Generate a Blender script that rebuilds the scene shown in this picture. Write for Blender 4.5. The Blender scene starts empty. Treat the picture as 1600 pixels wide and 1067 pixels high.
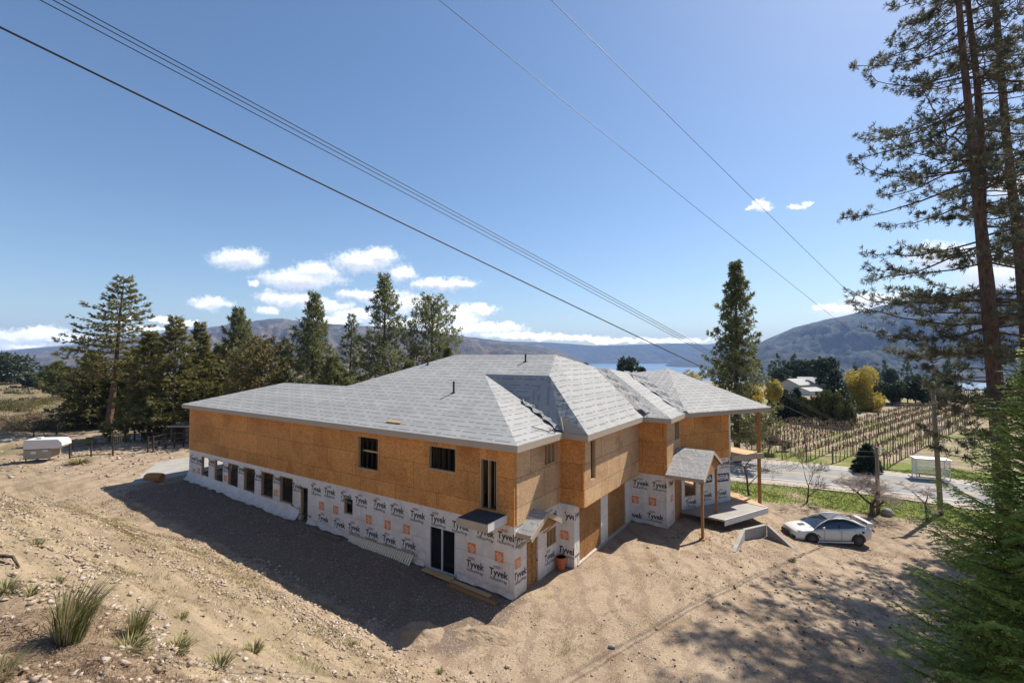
import bpy, bmesh, math, random
import numpy as np
from mathutils import Vector, Matrix
random.seed(7); rng = np.random.default_rng(7)
C = bpy.context.scene
COL = C.collection
H = 9.93                                  # eye height above the yard
# ------------------------------------------------------------------ camera, sky, sun
cam = bpy.data.cameras.new('camera'); co = bpy.data.objects.new('camera', cam); COL.objects.link(co)
cam.lens = 16.56; cam.sensor_width = 36; cam.clip_start = .1; cam.clip_end = 60000
co.location = (0, 0, H); co.rotation_euler = (math.radians(91.83), 0, 0); C.camera = co
SUN_AZ = math.atan2(.797, .604)           # clockwise from +Y
SUN_EL = math.radians(50)
C.view_settings.view_transform = 'Standard'; C.view_settings.look = 'None'
C.view_settings.exposure = 0.68; C.view_settings.gamma = 1
sd = bpy.data.lights.new('sun', 'SUN'); so = bpy.data.objects.new('sun', sd); COL.objects.link(so)
sd.energy = 4.8; sd.angle = math.radians(.53); sd.color = (1, .94, .84)
sv = Vector((math.sin(SUN_AZ)*math.cos(SUN_EL), math.cos(SUN_AZ)*math.cos(SUN_EL), math.sin(SUN_EL)))
so.rotation_euler = sv.to_track_quat('Z', 'Y').to_euler(); so.location = (30, 30, 60)

class NT:                                  # small node helper
    def __init__(s, tree): s.t = tree; s.L = tree.links
    def n(s, ty, ins=None, **props):
        nd = s.t.nodes.new(ty)
        for k, v in props.items(): setattr(nd, k, v)
        for k, v in (ins or {}).items():
            sk = nd.inputs[k]
            if hasattr(v, 'is_output') or isinstance(v, bpy.types.NodeSocket): s.L.new(v, sk)
            else: sk.default_value = v
        return nd
    def math(s, op, a, b=0., c=None, clamp=False):
        i = {0: a, 1: b}
        if c is not None: i[2] = c
        return s.n('ShaderNodeMath', i, operation=op, use_clamp=clamp).outputs[0]
    def vm(s, op, a, b=(0, 0, 0), c=None):
        i = {0: a, 1: b}
        if c is not None: i[2] = c
        nd = s.n('ShaderNodeVectorMath', i, operation=op)
        return nd.outputs['Value'] if op in ('LENGTH', 'DOT_PRODUCT', 'DISTANCE') else nd.outputs['Vector']
    def noise(s, vec, scale, detail=4, rough=.55, dist=0.):
        return s.n('ShaderNodeTexNoise', {'Vector': vec, 'Scale': scale, 'Detail': detail, 'Roughness': rough, 'Distortion': dist}).outputs['Fac']
    def ramp(s, fac, stops, interp='LINEAR'):
        nd = s.n('ShaderNodeValToRGB', {'Fac': fac}); cr = nd.color_ramp; cr.interpolation = interp
        while len(cr.elements) < len(stops): cr.elements.new(.5)
        for e, (p, c) in zip(cr.elements, stops):
            e.position = p; e.color = (*c, 1) if len(c) == 3 else c
        return nd.outputs['Color']
    def mix(s, fac, a, b, blend='MIX'):
        nd = s.n('ShaderNodeMix', data_type='RGBA', blend_type=blend)
        for k, v in ((0, fac), (6, a), (7, b)):
            if isinstance(v, bpy.types.NodeSocket): s.L.new(v, nd.inputs[k])
            else: nd.inputs[k].default_value = v if k == 0 else (*v, 1) if len(v) == 3 else v
        return nd.outputs[2]
    def sstep(s, v, a, b):
        return s.n('ShaderNodeMapRange', {'Value': v, 'From Min': a, 'From Max': b}, interpolation_type='SMOOTHSTEP').outputs[0]

# world: Nishita sky with a bank of cumulus clouds far away at fixed compass directions
W = bpy.data.worlds.new('World'); C.world = W; W.use_nodes = True
wt = W.node_tree; wt.nodes.clear(); q = NT(wt)
sky = q.n('ShaderNodeTexSky', sky_type='NISHITA', sun_disc=False, sun_elevation=SUN_EL, sun_rotation=SUN_AZ,
          altitude=450, air_density=1.0, dust_density=.7, ozone_density=2.0)
gen = q.n('ShaderNodeTexCoord').outputs['Generated']
sp = q.n('ShaderNodeSeparateXYZ', {0: gen})
yy = q.math('MAXIMUM', sp.outputs['Y'], .05)
uv = q.n('ShaderNodeCombineXYZ', {0: q.math('DIVIDE', sp.outputs['X'], yy), 1: q.math('DIVIDE', sp.outputs['Z'], yy)}).outputs[0]
nz = q.n('ShaderNodeTexNoise', {'Vector': uv, 'Scale': 34., 'Detail': 7., 'Roughness': .6}).outputs['Color']
nzc = q.vm('SUBTRACT', nz, (.5, .5, .5))
uvn = q.vm('ADD', uv, q.vm('MULTIPLY', nzc, (.05, .034, 0)))
CL = [(370,404,44,15),(328,474,32,9),(394,442,9,5),(468,436,66,15),(492,424,40,14),(440,464,42,10),(417,483,20,7),(470,470,40,9),(505,478,46,9),
      (566,408,48,17),(590,400,30,14),(628,427,20,12),(690,444,50,10),(725,446,18,7),(640,474,55,14),(600,462,42,12),(560,460,35,8),(555,490,40,7),(520,500,50,6),
      (715,492,36,17),(750,482,26,8),(745,512,70,9),(690,515,50,9),(800,524,60,6),(875,528,70,5),(960,531,60,4),(1050,533,60,4),(640,505,60,7),
      (60,524,56,12),(100,530,60,7),(10,528,40,12),(35,540,60,6),(1194,319,15,9),(1178,322,10,4),(1252,322,14,4),(1266,317,10,3),
      (1345,484,66,11),(1375,470,56,12),(1300,482,26,6),(1415,466,50,7),(1480,400,60,20),(1560,430,60,30),(1590,290,40,20),
      (190,500,12,4),(250,500,16,5),(220,515,50,4),(290,505,20,4)]
def field(vec):
    out = None
    for (x, y, rx, ry) in CL:
        cx, cy = (x-800)/736, (557-y)/736; rx *= 1.28/736; ry *= 1.38/736
        d = q.vm('LENGTH', q.vm('MULTIPLY_ADD', vec, (1/rx, 1/ry, 0), (-cx/rx, -cy/ry, 0)))
        out = d if out is None else q.n('ShaderNodeMath', {0: out, 1: d, 2: .22}, operation='SMOOTH_MIN').outputs[0]
    return out
d1 = field(uvn)
nzl = q.noise(uv, 120., 5, .6)
dd = q.math('ADD', d1, q.math('MULTIPLY', q.math('SUBTRACT', nzl, .5), .8))
mask = q.sstep(dd, 1.06, .40)
d2 = field(q.vm('ADD', uvn, (.006, .011, 0)))       # the same clouds a little towards the sun: lit tops, grey bellies
shade = q.sstep(q.math('SUBTRACT', d2, d1), -.30, .45)
ccol = q.mix(shade, (6.2, 6.6, 7.4), (11., 11.1, 11.2))
ccol = q.mix(q.math('MULTIPLY', q.math('SUBTRACT', nzl, .35), .8, clamp=True), ccol, (7.0, 7.3, 8.0))
vlow = q.sstep(q.n('ShaderNodeSeparateXYZ', {0: uv}).outputs[1], .13, .05)
ccol = q.mix(vlow, ccol, q.mix(1., ccol, (2.0, 1.9, 1.75), 'MULTIPLY'))
front = q.math('GREATER_THAN', sp.outputs['Y'], .06)
skyc = q.n('ShaderNodeHueSaturation', {'Saturation': 1.10, 'Value': 1.03, 'Color': sky.outputs[0]}).outputs[0]
full = q.mix(q.math('MULTIPLY', q.math('MULTIPLY', mask, front), .96), skyc, ccol)
bg = q.n('ShaderNodeBackground', {'Color': full, 'Strength': .086})
q.L.new(bg.outputs[0], q.n('ShaderNodeOutputWorld').inputs[0])

# ------------------------------------------------------------------ helpers
LV = Vector((-.833, .553)); RV = Vector((.554, .832)); NC = Vector((.1, 19.6))
WV = Vector((.901, .434)); WB = Vector((-.434, .901))      # the turned wing: along, and towards its back
def hp(a, b, z=0.):                       # house axes: a along the long wall, b along the gable side
    p = NC + LV*a + RV*b
    return Vector((p.x, p.y, z))
W0 = hp(-2.9, 14.9).xy
def wp(t, d, z=0.):                       # wing axes
    p = W0 + WV*t + WB*d
    return Vector((p.x, p.y, z))
def tag(o, label=None, cat=None, group=None, kind=None):
    for k, v in (('label', label), ('category', cat), ('group', group), ('kind', kind)):
        if v: o[k] = v
    return o
def empty(name, loc, label=None, cat=None, group=None):
    o = bpy.data.objects.new(name, None); COL.objects.link(o); o.location = loc
    o.empty_display_size = .3
    return tag(o, label, cat, group)
def copy_tree(o, parent=None):
    c = o.copy(); COL.objects.link(c)
    if parent is not None: c.parent = parent
    for ch in list(o.children): copy_tree(ch, c)
    return c
def wloc(o):
    v = Vector(o.location)
    while o.parent is not None: o = o.parent; v += Vector(o.location)
    return v
class MB:
    def __init__(s): s.v = []; s.f = []; s.m = []; s.uv = []
    def face(s, pts, mi=0, uvs=None):
        n = len(s.v); s.v += [tuple(p) for p in pts]; s.f.append(tuple(range(n, n+len(pts)))); s.m.append(mi)
        s.uv += list(uvs) if uvs else [(p[0], p[1]) for p in pts]
    def box(s, o, ax, ay, az, mi=0, uvo=(0, 0)):       # o corner, three edge vectors
        o, ax, ay, az = map(Vector, (o, ax, ay, az)); lx, ly, lz = ax.length, ay.length, az.length
        if ax.cross(ay).dot(az) < 0: o = o+ax; ax = -ax
        u, v = uvo
        def q4(p, e1, e2, l1, l2, uu=0, vv=0): s.face([p, p+e1, p+e1+e2, p+e2], mi, [(u+uu, v+vv), (u+uu+l1, v+vv), (u+uu+l1, v+vv+l2), (u+uu, v+vv+l2)])
        q4(o, ax, az, lx, lz); q4(o+ax, ay, az, ly, lz); q4(o+ax+ay, -ax, az, lx, lz); q4(o+ay, -ay, az, ly, lz)
        q4(o+az, ax, ay, lx, ly); q4(o+ay, ax, -ay, lx, ly)
    def cbox(s, c, sx, sy, sz, rz=0., mi=0):            # box centred in x,y with its base at c.z
        ca, sa = math.cos(rz), math.sin(rz); ax = Vector((ca, sa, 0))*sx; ay = Vector((-sa, ca, 0))*sy
        s.box(Vector(c)-ax/2-ay/2, ax, ay, (0, 0, sz), mi)
    def beam(s, p0, p1, w, h, mi=0, up=(0, 0, 1)):
        p0, p1 = Vector(p0), Vector(p1); d = p1-p0; u = Vector(up)
        if d.normalized().cross(u).length < .05: u = Vector((1, 0, 0))
        sd_ = d.cross(u).normalized(); uu = sd_.cross(d).normalized()
        s.box(p0-sd_*w/2-uu*h/2, d, sd_*w, uu*h, mi)
    def tube(s, pts, rads, n=6, mi=0, cap=True):
        pts = [Vector(p) for p in pts]; base = len(s.v); ref = Vector((.31, .17, .93))
        for i, p in enumerate(pts):
            d = (pts[min(i+1, len(pts)-1)]-pts[max(i-1, 0)]).normalized()
            if abs(d.dot(ref)) > .97: ref = Vector((.9, .2, .1))
            x = d.cross(ref).normalized(); y = d.cross(x)
            for k in range(n):
                t = 2*math.pi*k/n; s.v.append(tuple(p+(x*math.cos(t)+y*math.sin(t))*rads[i]))
        for i in range(len(pts)-1):
            for k in range(n):
                k2 = (k+1) % n; s.f.append((base+i*n+k, base+i*n+k2, base+(i+1)*n+k2, base+(i+1)*n+k)); s.m.append(mi)
                s.uv += [(k/n, i), ((k+1)/n, i), ((k+1)/n, i+1), (k/n, i+1)]
        if cap:
            for st, rev in ((base, False), (base+(len(pts)-1)*n, True)):
                idx = tuple(range(st, st+n)); s.f.append(idx[::-1] if not rev else idx); s.m.append(mi); s.uv += [(0, 0)]*n
    def build(s, name, mats, parent=None, smooth=False, bevel=0.):
        me = bpy.data.meshes.new(name); off = wloc(parent) if parent is not None else Vector((0, 0, 0))
        me.from_pydata([(x-off.x, y-off.y, z-off.z) for x, y, z in s.v], [], s.f)
        if not isinstance(mats, (list, tuple)): mats = [mats]
        for m in mats: me.materials.append(m)
        me.polygons.foreach_set('material_index', s.m)
        me.uv_layers.new(name='UVMap').data.foreach_set('uv', np.array(s.uv, dtype=np.float32).ravel())
        if smooth: me.polygons.foreach_set('use_smooth', [True]*len(s.f))
        me.update(); o = bpy.data.objects.new(name, me); COL.objects.link(o)
        if parent is not None: o.parent = parent
        if bevel:
            b = o.modifiers.new('bevel', 'BEVEL'); b.width = bevel; b.segments = 2; b.limit_method = 'ANGLE'
        return o
def npmesh(name, v, f, mats, parent=None, smooth=False, mi=None, attr=None):   # fast mesh from arrays, f is (n,3) or (n,4)
    me = bpy.data.meshes.new(name); n, k = f.shape
    v = np.asarray(v, dtype=np.float32)
    if parent is not None: v = v-np.array(wloc(parent), dtype=np.float32)
    me.vertices.add(len(v)); me.vertices.foreach_set('co', v.ravel())
    me.loops.add(n*k); me.loops.foreach_set('vertex_index', f.astype(np.int32).ravel())
    me.polygons.add(n); me.polygons.foreach_set('loop_start', np.arange(0, n*k, k, dtype=np.int32))
    if mi is not None: me.polygons.foreach_set('material_index', mi.astype(np.int32))
    if smooth: me.polygons.foreach_set('use_smooth', np.ones(n, dtype=bool))
    if not isinstance(mats, (list, tuple)): mats = [mats]
    for m in mats: me.materials.append(m)
    me.update(calc_edges=True)
    if attr is not None:
        for nm, arr in attr.items():
            ca = me.color_attributes.new(nm, 'FLOAT_COLOR', 'POINT'); ca.data.foreach_set('color', arr.astype(np.float32).ravel())
    o = bpy.data.objects.new(name, me); COL.objects.link(o)
    if parent is not None: o.parent = parent
    return o
def hash2(ix, iy, sd_):
    h = (ix.astype(np.int64)*374761393 + iy.astype(np.int64)*668265263 + sd_*1442695041) & 0xffffffff
    h = ((h ^ (h >> 13))*1274126177) & 0xffffffff
    return ((h ^ (h >> 16)) & 0xffff)/65535.
def vn(x, y, sd_=0):
    x = np.asarray(x, float); y = np.asarray(y, float); ix = np.floor(x); iy = np.floor(y); fx = x-ix; fy = y-iy
    fx = fx*fx*(3-2*fx); fy = fy*fy*(3-2*fy)
    a = hash2(ix, iy, sd_); b = hash2(ix+1, iy, sd_); c = hash2(ix, iy+1, sd_); d = hash2(ix+1, iy+1, sd_)
    return (a*(1-fx)+b*fx)*(1-fy)+(c*(1-fx)+d*fx)*fy
def fbm(x, y, sd_=0, oc=4, g=.5):
    t = 0.; am = 1.; tot = 0.
    for i in range(oc): t = t+am*(vn(x*2**i, y*2**i, sd_+i*17)-.5)*2; tot += am; am *= g
    return t/tot
def ss(x, a, b):
    t = np.clip((x-a)/(b-a), 0, 1); return t*t*(3-2*t)

# ------------------------------------------------------------------ materials
def mat(name):
    m = bpy.data.materials.new(name); m.use_nodes = True; m.node_tree.nodes.clear()
    t = NT(m.node_tree); out = t.n('ShaderNodeOutputMaterial')
    b = t.n('ShaderNodeBsdfPrincipled'); t.L.new(b.outputs[0], out.inputs[0])
    return m, t, b, out
def setc(t, b, col, rough=.8, metal=0., spec=None, bump=None, bs=.3, bd=.02):
    for k, v in (('Base Color', col), ('Roughness', rough), ('Metallic', metal)):
        if isinstance(v, bpy.types.NodeSocket): t.L.new(v, b.inputs[k])
        else: b.inputs[k].default_value = (*v, 1) if isinstance(v, tuple) and len(v) == 3 else v
    if spec is not None: b.inputs['Specular IOR Level'].default_value = spec
    if bump is not None:
        bn = t.n('ShaderNodeBump', {'Height': bump, 'Strength': bs, 'Distance': bd}); t.L.new(bn.outputs[0], b.inputs['Normal'])
def simple(name, c1, c2=None, scale=3., rough=.7, metal=0., spec=None, bs=.2, bd=.02):
    m, t, b, _ = mat(name); c2 = c2 or tuple(x*.8 for x in c1)
    co_ = t.n('ShaderNodeTexCoord').outputs['Object']
    n = t.noise(co_, scale, 5, .6)
    setc(t, b, t.ramp(n, [(.3, c2), (.7, c1)]), rough, metal, spec, t.noise(co_, scale*6, 3), bs, bd)
    return m
def uvn_(t): return t.n('ShaderNodeTexCoord').outputs['UV']
M = {}
# oriented strand board: strands, sheet seams, rain stains
def osb(name, c0, c1, c2, seam=.55):
    m, t, b, _ = mat(name); u = uvn_(t)
    vo = t.n('ShaderNodeTexVoronoi', {'Vector': t.vm('MULTIPLY', u, (7, 22, 1)), 'Scale': 1.6, 'Randomness': 1.}, feature='F1')
    vo2 = t.n('ShaderNodeTexVoronoi', {'Vector': t.vm('MULTIPLY', u, (17, 8, 1)), 'Scale': 1.4, 'Randomness': 1.}, feature='F1')
    g = t.n('ShaderNodeSeparateColor', {0: vo.outputs['Color']}).outputs[0]
    g2 = t.n('ShaderNodeSeparateColor', {0: vo2.outputs['Color']}).outputs[1]
    fl = t.math('ADD', t.math('MULTIPLY', g, .5), t.math('MULTIPLY', g2, .5))
    base = t.ramp(fl, [(.12, c0), (.5, c1), (.88, c2)])
    st = t.noise(u, .55, 6, .65, .6)
    base = t.mix(t.sstep(st, .44, .72), base, t.mix(1., base, (.74, .66, .60), 'MULTIPLY'))
    sh = t.noise(t.vm('MULTIPLY', u, (.42, .82, 1)), 1.0, 0)
    br = t.n('ShaderNodeTexBrick', {'Vector': u, 'Scale': 1., 'Mortar Size': .014, 'Mortar Smooth': .2, 'Brick Width': 2.44, 'Row Height': 1.22,
             'Color1': (.82, .81, .80, 1), 'Color2': (1.06, 1.04, 1.0, 1), 'Mortar': (.42, .35, .30, 1)}, offset=.5)
    base = t.mix(seam, base, t.mix(1., base, br.outputs['Color'], 'MULTIPLY'))
    # nail rows every stud
    sx = t.n('ShaderNodeSeparateXYZ', {0: u})
    mark = t.math('MULTIPLY', t.sstep(t.noise(t.vm('MULTIPLY', u, (1.0, 3.2, 1)), 2.3, 2), .67, .72), t.sstep(t.noise(t.vm('MULTIPLY', u, (30, 16, 1)), 1., 2), .5, .6))
    base = t.mix(t.math('MULTIPLY', mark, .8), base, (.05, .03, .02))
    nl = t.math('MULTIPLY', t.math('LESS_THAN', t.math('FRACT', t.math('DIVIDE', sx.outputs[0], .406)), .05), t.math('LESS_THAN', t.math('FRACT', t.math('DIVIDE', sx.outputs[1], .15)), .3)); base = t.mix(t.math('MULTIPLY', nl, .4), base, (.09, .05, .03))
    drip = t.noise(t.vm('MULTIPLY', u, (5.5, .35, 1)), 1., 5, .7)
    base = t.mix(t.math('MULTIPLY', t.sstep(drip, .55, .8), .35), base, (.16, .08, .035))
    setc(t, b, base, .75, 0, .25, fl, .25, .004)
    return m
M['osb'] = osb('osb', (.50, .215, .058), (.63, .285, .082), (.75, .375, .13), .85)
M['osb_lit'] = osb('osb_sunlit', (.54, .345, .18), (.66, .43, .24), (.77, .53, .33), 1.)  # paler copy for sun-facing sheathing and decks, sunlight put into the colour
M['ply'] = osb('door_ply', (.25, .115, .038), (.36, .18, .062), (.45, .24, .09), .3)
# house wrap
def wrapmat():
    m, t, b, _ = mat('house_wrap'); u = uvn_(t)
    n = t.noise(u, 1.2, 6, .6, .8)
    col = t.ramp(n, [(.3, (.70, .655, .60)), (.6, (.84, .79, .74))])
    sxyz = t.n('ShaderNodeSeparateXYZ', {0: u})
    dirt = t.math('MULTIPLY', t.sstep(sxyz.outputs[1], .7, -.1), t.noise(u, 3., 4))
    col = t.mix(t.math('MULTIPLY', dirt, .9), col, (.36, .27, .19))
    lp = t.n('ShaderNodeTexBrick', {'Vector': t.vm('ADD', u, (.9, .35, 0)), 'Scale': 1., 'Mortar Size': .010, 'Brick Width': 6.3, 'Row Height': 1.75, 'Color1': (.90, .90, .89, 1), 'Color2': (1.06, 1.06, 1.05, 1), 'Mortar': (.55, .54, .52, 1)}, offset=.4)
    col = t.mix(.9, col, t.mix(1., col, lp.outputs['Color'], 'MULTIPLY'))
    strk = t.sstep(t.noise(t.vm('MULTIPLY', u, (4., .5, 1)), 1., 5, .7), .58, .8); col = t.mix(t.math('MULTIPLY', strk, .35), col, (.42, .37, .32))
    wr = t.n('ShaderNodeTexNoise', {'Vector': t.vm('MULTIPLY', u, (1.4, .5, 1)), 'Scale': 1.6, 'Detail': 5., 'Roughness': .55, 'Distortion': 1.2}).outputs['Fac']
    setc(t, b, col, .55, 0, .3, wr, 1., .16)
    return m
M['wrap'] = wrapmat()
M['ink'] = simple('black_ink', (.045, .045, .055), (.03, .03, .035), 5)
M['ink_grey'] = simple('grey_ink', (.2, .2, .22), (.15, .15, .17), 5)
M['ink_red'] = simple('red_ink', (.42, .15, .12), (.35, .12, .1), 5)
M['ink_orange'] = simple('orange_ink', (.85, .26, .05), (.75, .21, .04), 5)
M['ink_white'] = simple('white_ink', (.78, .76, .73), (.7, .68, .66), 5)
M['ink_navy'] = simple('navy_ink', (.012, .02, .07), (.01, .015, .05), 5)
# roofing membrane with rows of print along the courses
def membrane(name, base1, base2, ink, wr_s=.35, wrd=.03):
    m, t, b, _ = mat(name); u = uvn_(t)
    s = t.n('ShaderNodeSeparateXYZ', {0: u}); U, V = s.outputs[0], s.outputs[1]
    PV = .40
    row = t.math('FLOOR', t.math('DIVIDE', V, PV))
    fv = t.math('FRACT', t.math('DIVIDE', V, PV))
    up = t.math('DIVIDE', t.math('ADD', U, t.math('MULTIPLY', row, .83)), 1.45)
    fu = t.math('FRACT', up)
    word = t.math('MULTIPLY', t.math('MULTIPLY', t.math('GREATER_THAN', fu, .06), t.math('LESS_THAN', fu, .60)),
                  t.math('MULTIPLY', t.math('GREATER_THAN', fv, .33), t.math('LESS_THAN', fv, .58)))
    word2 = t.math('MULTIPLY', t.math('MULTIPLY', t.math('GREATER_THAN', fu, .70), t.math('LESS_THAN', fu, .90)),
                   t.math('MULTIPLY', t.math('GREATER_THAN', fv, .40), t.math('LESS_THAN', fv, .66)))
    let = t.sstep(t.noise(t.vm('MULTIPLY', u, (26, 9, 1)), 1., 2), .36, .5)
    pr = t.math('MULTIPLY', t.math('ADD', word, word2, clamp=True), t.math('ADD', t.math('MULTIPLY', let, .7), .12))
    n = t.noise(u, .7, 6, .65, .5)
    col = t.ramp(n, [(.3, base2), (.7, base1)])
    lap = t.math('LESS_THAN', t.math('FRACT', t.math('DIVIDE', V, 1.2)), .025)
    col = t.mix(t.math('MULTIPLY', lap, .4), col, (.12, .12, .13))
    vlap = t.n('ShaderNodeTexBrick', {'Vector': u, 'Scale': 1., 'Mortar Size': .012, 'Brick Width': 9., 'Row Height': 1.2, 'Color1': (.93, .93, .94, 1), 'Color2': (1.04, 1.04, 1.03, 1), 'Mortar': (.75, .75, .75, 1)}, offset=.37)
    col = t.mix(1., col, vlap.outputs['Color'], 'MULTIPLY')
    col = t.mix(t.math('MULTIPLY', pr, .85), col, ink)
    wr = t.n('ShaderNodeTexNoise', {'Vector': t.vm('MULTIPLY', u, (1.1, .45, 1)), 'Scale': 2., 'Detail': 4., 'Roughness': .5, 'Distortion': 1.5}).outputs['Fac']
    setc(t, b, col, .8, 0, .15, wr, wr_s, wrd)
    return m
M['roof'] = membrane('roof_membrane', (.375, .37, .358), (.305, .30, .292), (.12, .12, .125))
M['roof2'] = membrane('roof_membrane_loose', (.37, .365, .352), (.30, .295, .287), (.19, .19, .20), .9, .10)
def wood(name, c1, c2, sc=(2, 30, 30), rough=.75):
    m, t, b, _ = mat(name); o = t.n('ShaderNodeTexCoord').outputs['Object']
    n = t.noise(t.vm('MULTIPLY', o, sc), 1., 5, .6, .4)
    n2 = t.noise(o, 1.3, 4)
    col = t.mix(t.math('MULTIPLY', n2, .5), t.ramp(n, [(.3, c2), (.7, c1)]), tuple(x*.7 for x in c2))
    setc(t, b, col, rough, 0, .25, n, .2, .004)
    return m
M['fascia'] = wood('fascia_board', (.52, .43, .33), (.42, .34, .26))
M['lumber'] = wood('new_lumber', (.60, .42, .22), (.48, .31, .15))
M['post'] = wood('fir_post', (.44, .22, .08), (.33, .15, .05), (20, 20, 1.5))
M['stud'] = wood('studs', (.62, .42, .24), (.48, .31, .16), (20, 20, 1.5))
M['oldwood'] = wood('old_wood', (.23, .18, .13), (.14, .105, .075), (8, 8, 3))
M['pole'] = wood('pole_wood', (.36, .29, .20), (.25, .19, .13), (12, 12, 1))
M['dark_fence'] = wood('stained_fence', (.07, .05, .04), (.04, .03, .025), (8, 8, 3))
M['concrete'] = simple('concrete', (.36, .34, .31), (.27, .25, .225), 1.6, .9)
M['black_mem'] = simple('black_membrane', (.06, .06, .068), (.04, .04, .046), 2., .75)
M['white_trim'] = simple('white_trim', (.7, .69, .66), (.6, .59, .56), 2., .6)
M['dark_glass'] = simple('dark_glass', (.012, .014, .017), (.008, .009, .011), 2., .12)
M['black_metal'] = simple('black_pipe', (.03, .03, .033), (.02, .02, .022), 3., .5)
M['terracotta'] = simple('terracotta', (.5, .13, .04), (.4, .1, .03), 6., .7)
M['inside'] = simple('inside_shell', (.16, .11, .07), (.1, .07, .045), 2., .9)
M['wire'] = simple('cable', (.018, .018, .02), (.014, .014, .016), 3., .6)
M['wire_thin'] = simple('bare_wire', (.10, .105, .12), (.08, .085, .1), 3., .5)
M['orange_hose'] = simple('red_cord', (.5, .05, .03), (.4, .04, .02), 6.)
M['steel'] = simple('galvanised', (.5, .52, .53), (.4, .42, .43), 5., .4, .6)
def bark(name, c1, c2, sc=3.):
    m, t, b, _ = mat(name); o = t.n('ShaderNodeTexCoord').outputs['Object']
    v = t.n('ShaderNodeTexVoronoi', {'Vector': t.vm('MULTIPLY', o, (sc*2.2, sc*2.2, sc*.6)), 'Scale': 1.}, feature='F1').outputs['Distance']
    n = t.noise(o, sc*2, 5)
    setc(t, b, t.ramp(t.math('ADD', t.math('MULTIPLY', v, .6), t.math('MULTIPLY', n, .5)), [(.25, c2), (.75, c1)]), .95, 0, .1, v, .9, .05)
    return m
M['bark_pine'] = bark('pine_bark', (.17, .115, .085), (.07, .048, .038))
M['bark_fir'] = bark('fir_bark', (.13, .095, .07), (.06, .045, .035))
M['bark_fruit'] = bark('fruit_tree_bark', (.16, .12, .11), (.07, .05, .045), 6)
M['twig_pink'] = bark('budding_twig', (.50, .42, .37), (.34, .27, .235), 9)
M['twig_grey'] = bark('bare_twig', (.26, .21, .17), (.17, .135, .11), 9)
def leaf(name, c1, c2, c3, sc=.6, tr=.25):
    m, t, b, out = mat(name); o = t.n('ShaderNodeTexCoord').outputs['Object']
    n = t.noise(o, sc, 3, .6); n2 = t.noise(o, sc*7, 2)
    col = t.ramp(t.math('ADD', t.math('MULTIPLY', n, .55), t.math('MULTIPLY', n2, .45)), [(.32, c1), (.5, c2), (.68, c3)])
    setc(t, b, col, .65, 0, .25)
    tl = t.n('ShaderNodeBsdfTranslucent', {'Color': col}); mx = t.n('ShaderNodeMixShader', {0: tr, 1: b.outputs[0], 2: tl.outputs[0]})
    t.L.new(mx.outputs[0], out.inputs[0])
    return m
M['fir'] = leaf('fir_needles', (0.081, 0.085, 0.029), (0.171, 0.163, 0.053), (0.341, 0.293, 0.114), .7, .45)
M['fir_lit'] = leaf('young_fir_needles', (0.142, 0.205, 0.049), (0.286, 0.365, 0.077), (0.537, 0.585, 0.142), 1.2)
M['pine'] = leaf('pine_needles', (0.083, 0.097, 0.044), (0.173, 0.187, 0.074), (0.316, 0.307, 0.143), .7, .45)
M['pine_grey'] = leaf('ponderosa_needles', (.06, .07, .042), (.12, .125, .075), (.24, .225, .15), 2.0, .45)
M['rusty'] = leaf('rusty_foliage', (.11, .095, .035), (.17, .14, .05), (.24, .18, .07))
M['spruce'] = leaf('spruce_needles', (0.025, 0.049, 0.031), (0.042, 0.070, 0.045), (0.070, 0.098, 0.059))
M['cedar'] = leaf('cedar_foliage', (0.061, 0.072, 0.024), (0.103, 0.117, 0.034), (0.172, 0.164, 0.052))
M['hedge_dark'] = leaf('dark_foliage', (0.019, 0.034, 0.016), (0.034, 0.049, 0.023), (0.058, 0.072, 0.031))
M['willow'] = leaf('willow_leaves', (.30, .22, .04), (.44, .34, .06), (.55, .45, .10), 1., .4)
M['forsythia'] = leaf('yellow_flowers', (.38, .29, .05), (.50, .39, .07), (.58, .48, .12), 1., .4)
M['grass'] = leaf('green_grass', (0.060, 0.085, 0.017), (0.102, 0.145, 0.025), (0.170, 0.204, 0.051), 1.4, .3)
M['drygrass'] = leaf('dry_grass', (.26, .20, .10), (.40, .32, .17), (.55, .46, .28), 1.4, .3)
M['straw'] = leaf('bleached_straw', (.16, .12, .06), (.29, .23, .12), (.42, .35, .20), 2.5, .2)
M['litter'] = leaf('brown_litter', (.14, .09, .055), (.26, .175, .11), (.40, .30, .19), 3., .2)
M['herb'] = leaf('weed_leaves', (0.078, 0.117, 0.033), (0.130, 0.195, 0.046), (0.234, 0.286, 0.078), 5., .3)
M['scrub'] = leaf('scrub_twigs', (.16, .12, .07), (.25, .19, .10), (.34, .27, .14), 1., .2)
M['farpine'] = leaf('far_pine', (0.045, 0.068, 0.048), (0.068, 0.090, 0.060), (0.098, 0.120, 0.075))
def stonem():
    m, t, b, _ = mat('stones'); o = t.n('ShaderNodeTexCoord').outputs['Object']
    v = t.n('ShaderNodeTexVoronoi', {'Vector': o, 'Scale': 5.}).outputs['Color']
    g = t.n('ShaderNodeSeparateColor', {0: v}).outputs[0]
    setc(t, b, t.ramp(g, [(.0, (.20, .15, .115)), (.35, (.38, .29, .22)), (.7, (.38, .30, .225)), (1., (.52, .44, .36))]), .9, 0, .2)
    return m
M['stone'] = stonem()
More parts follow.
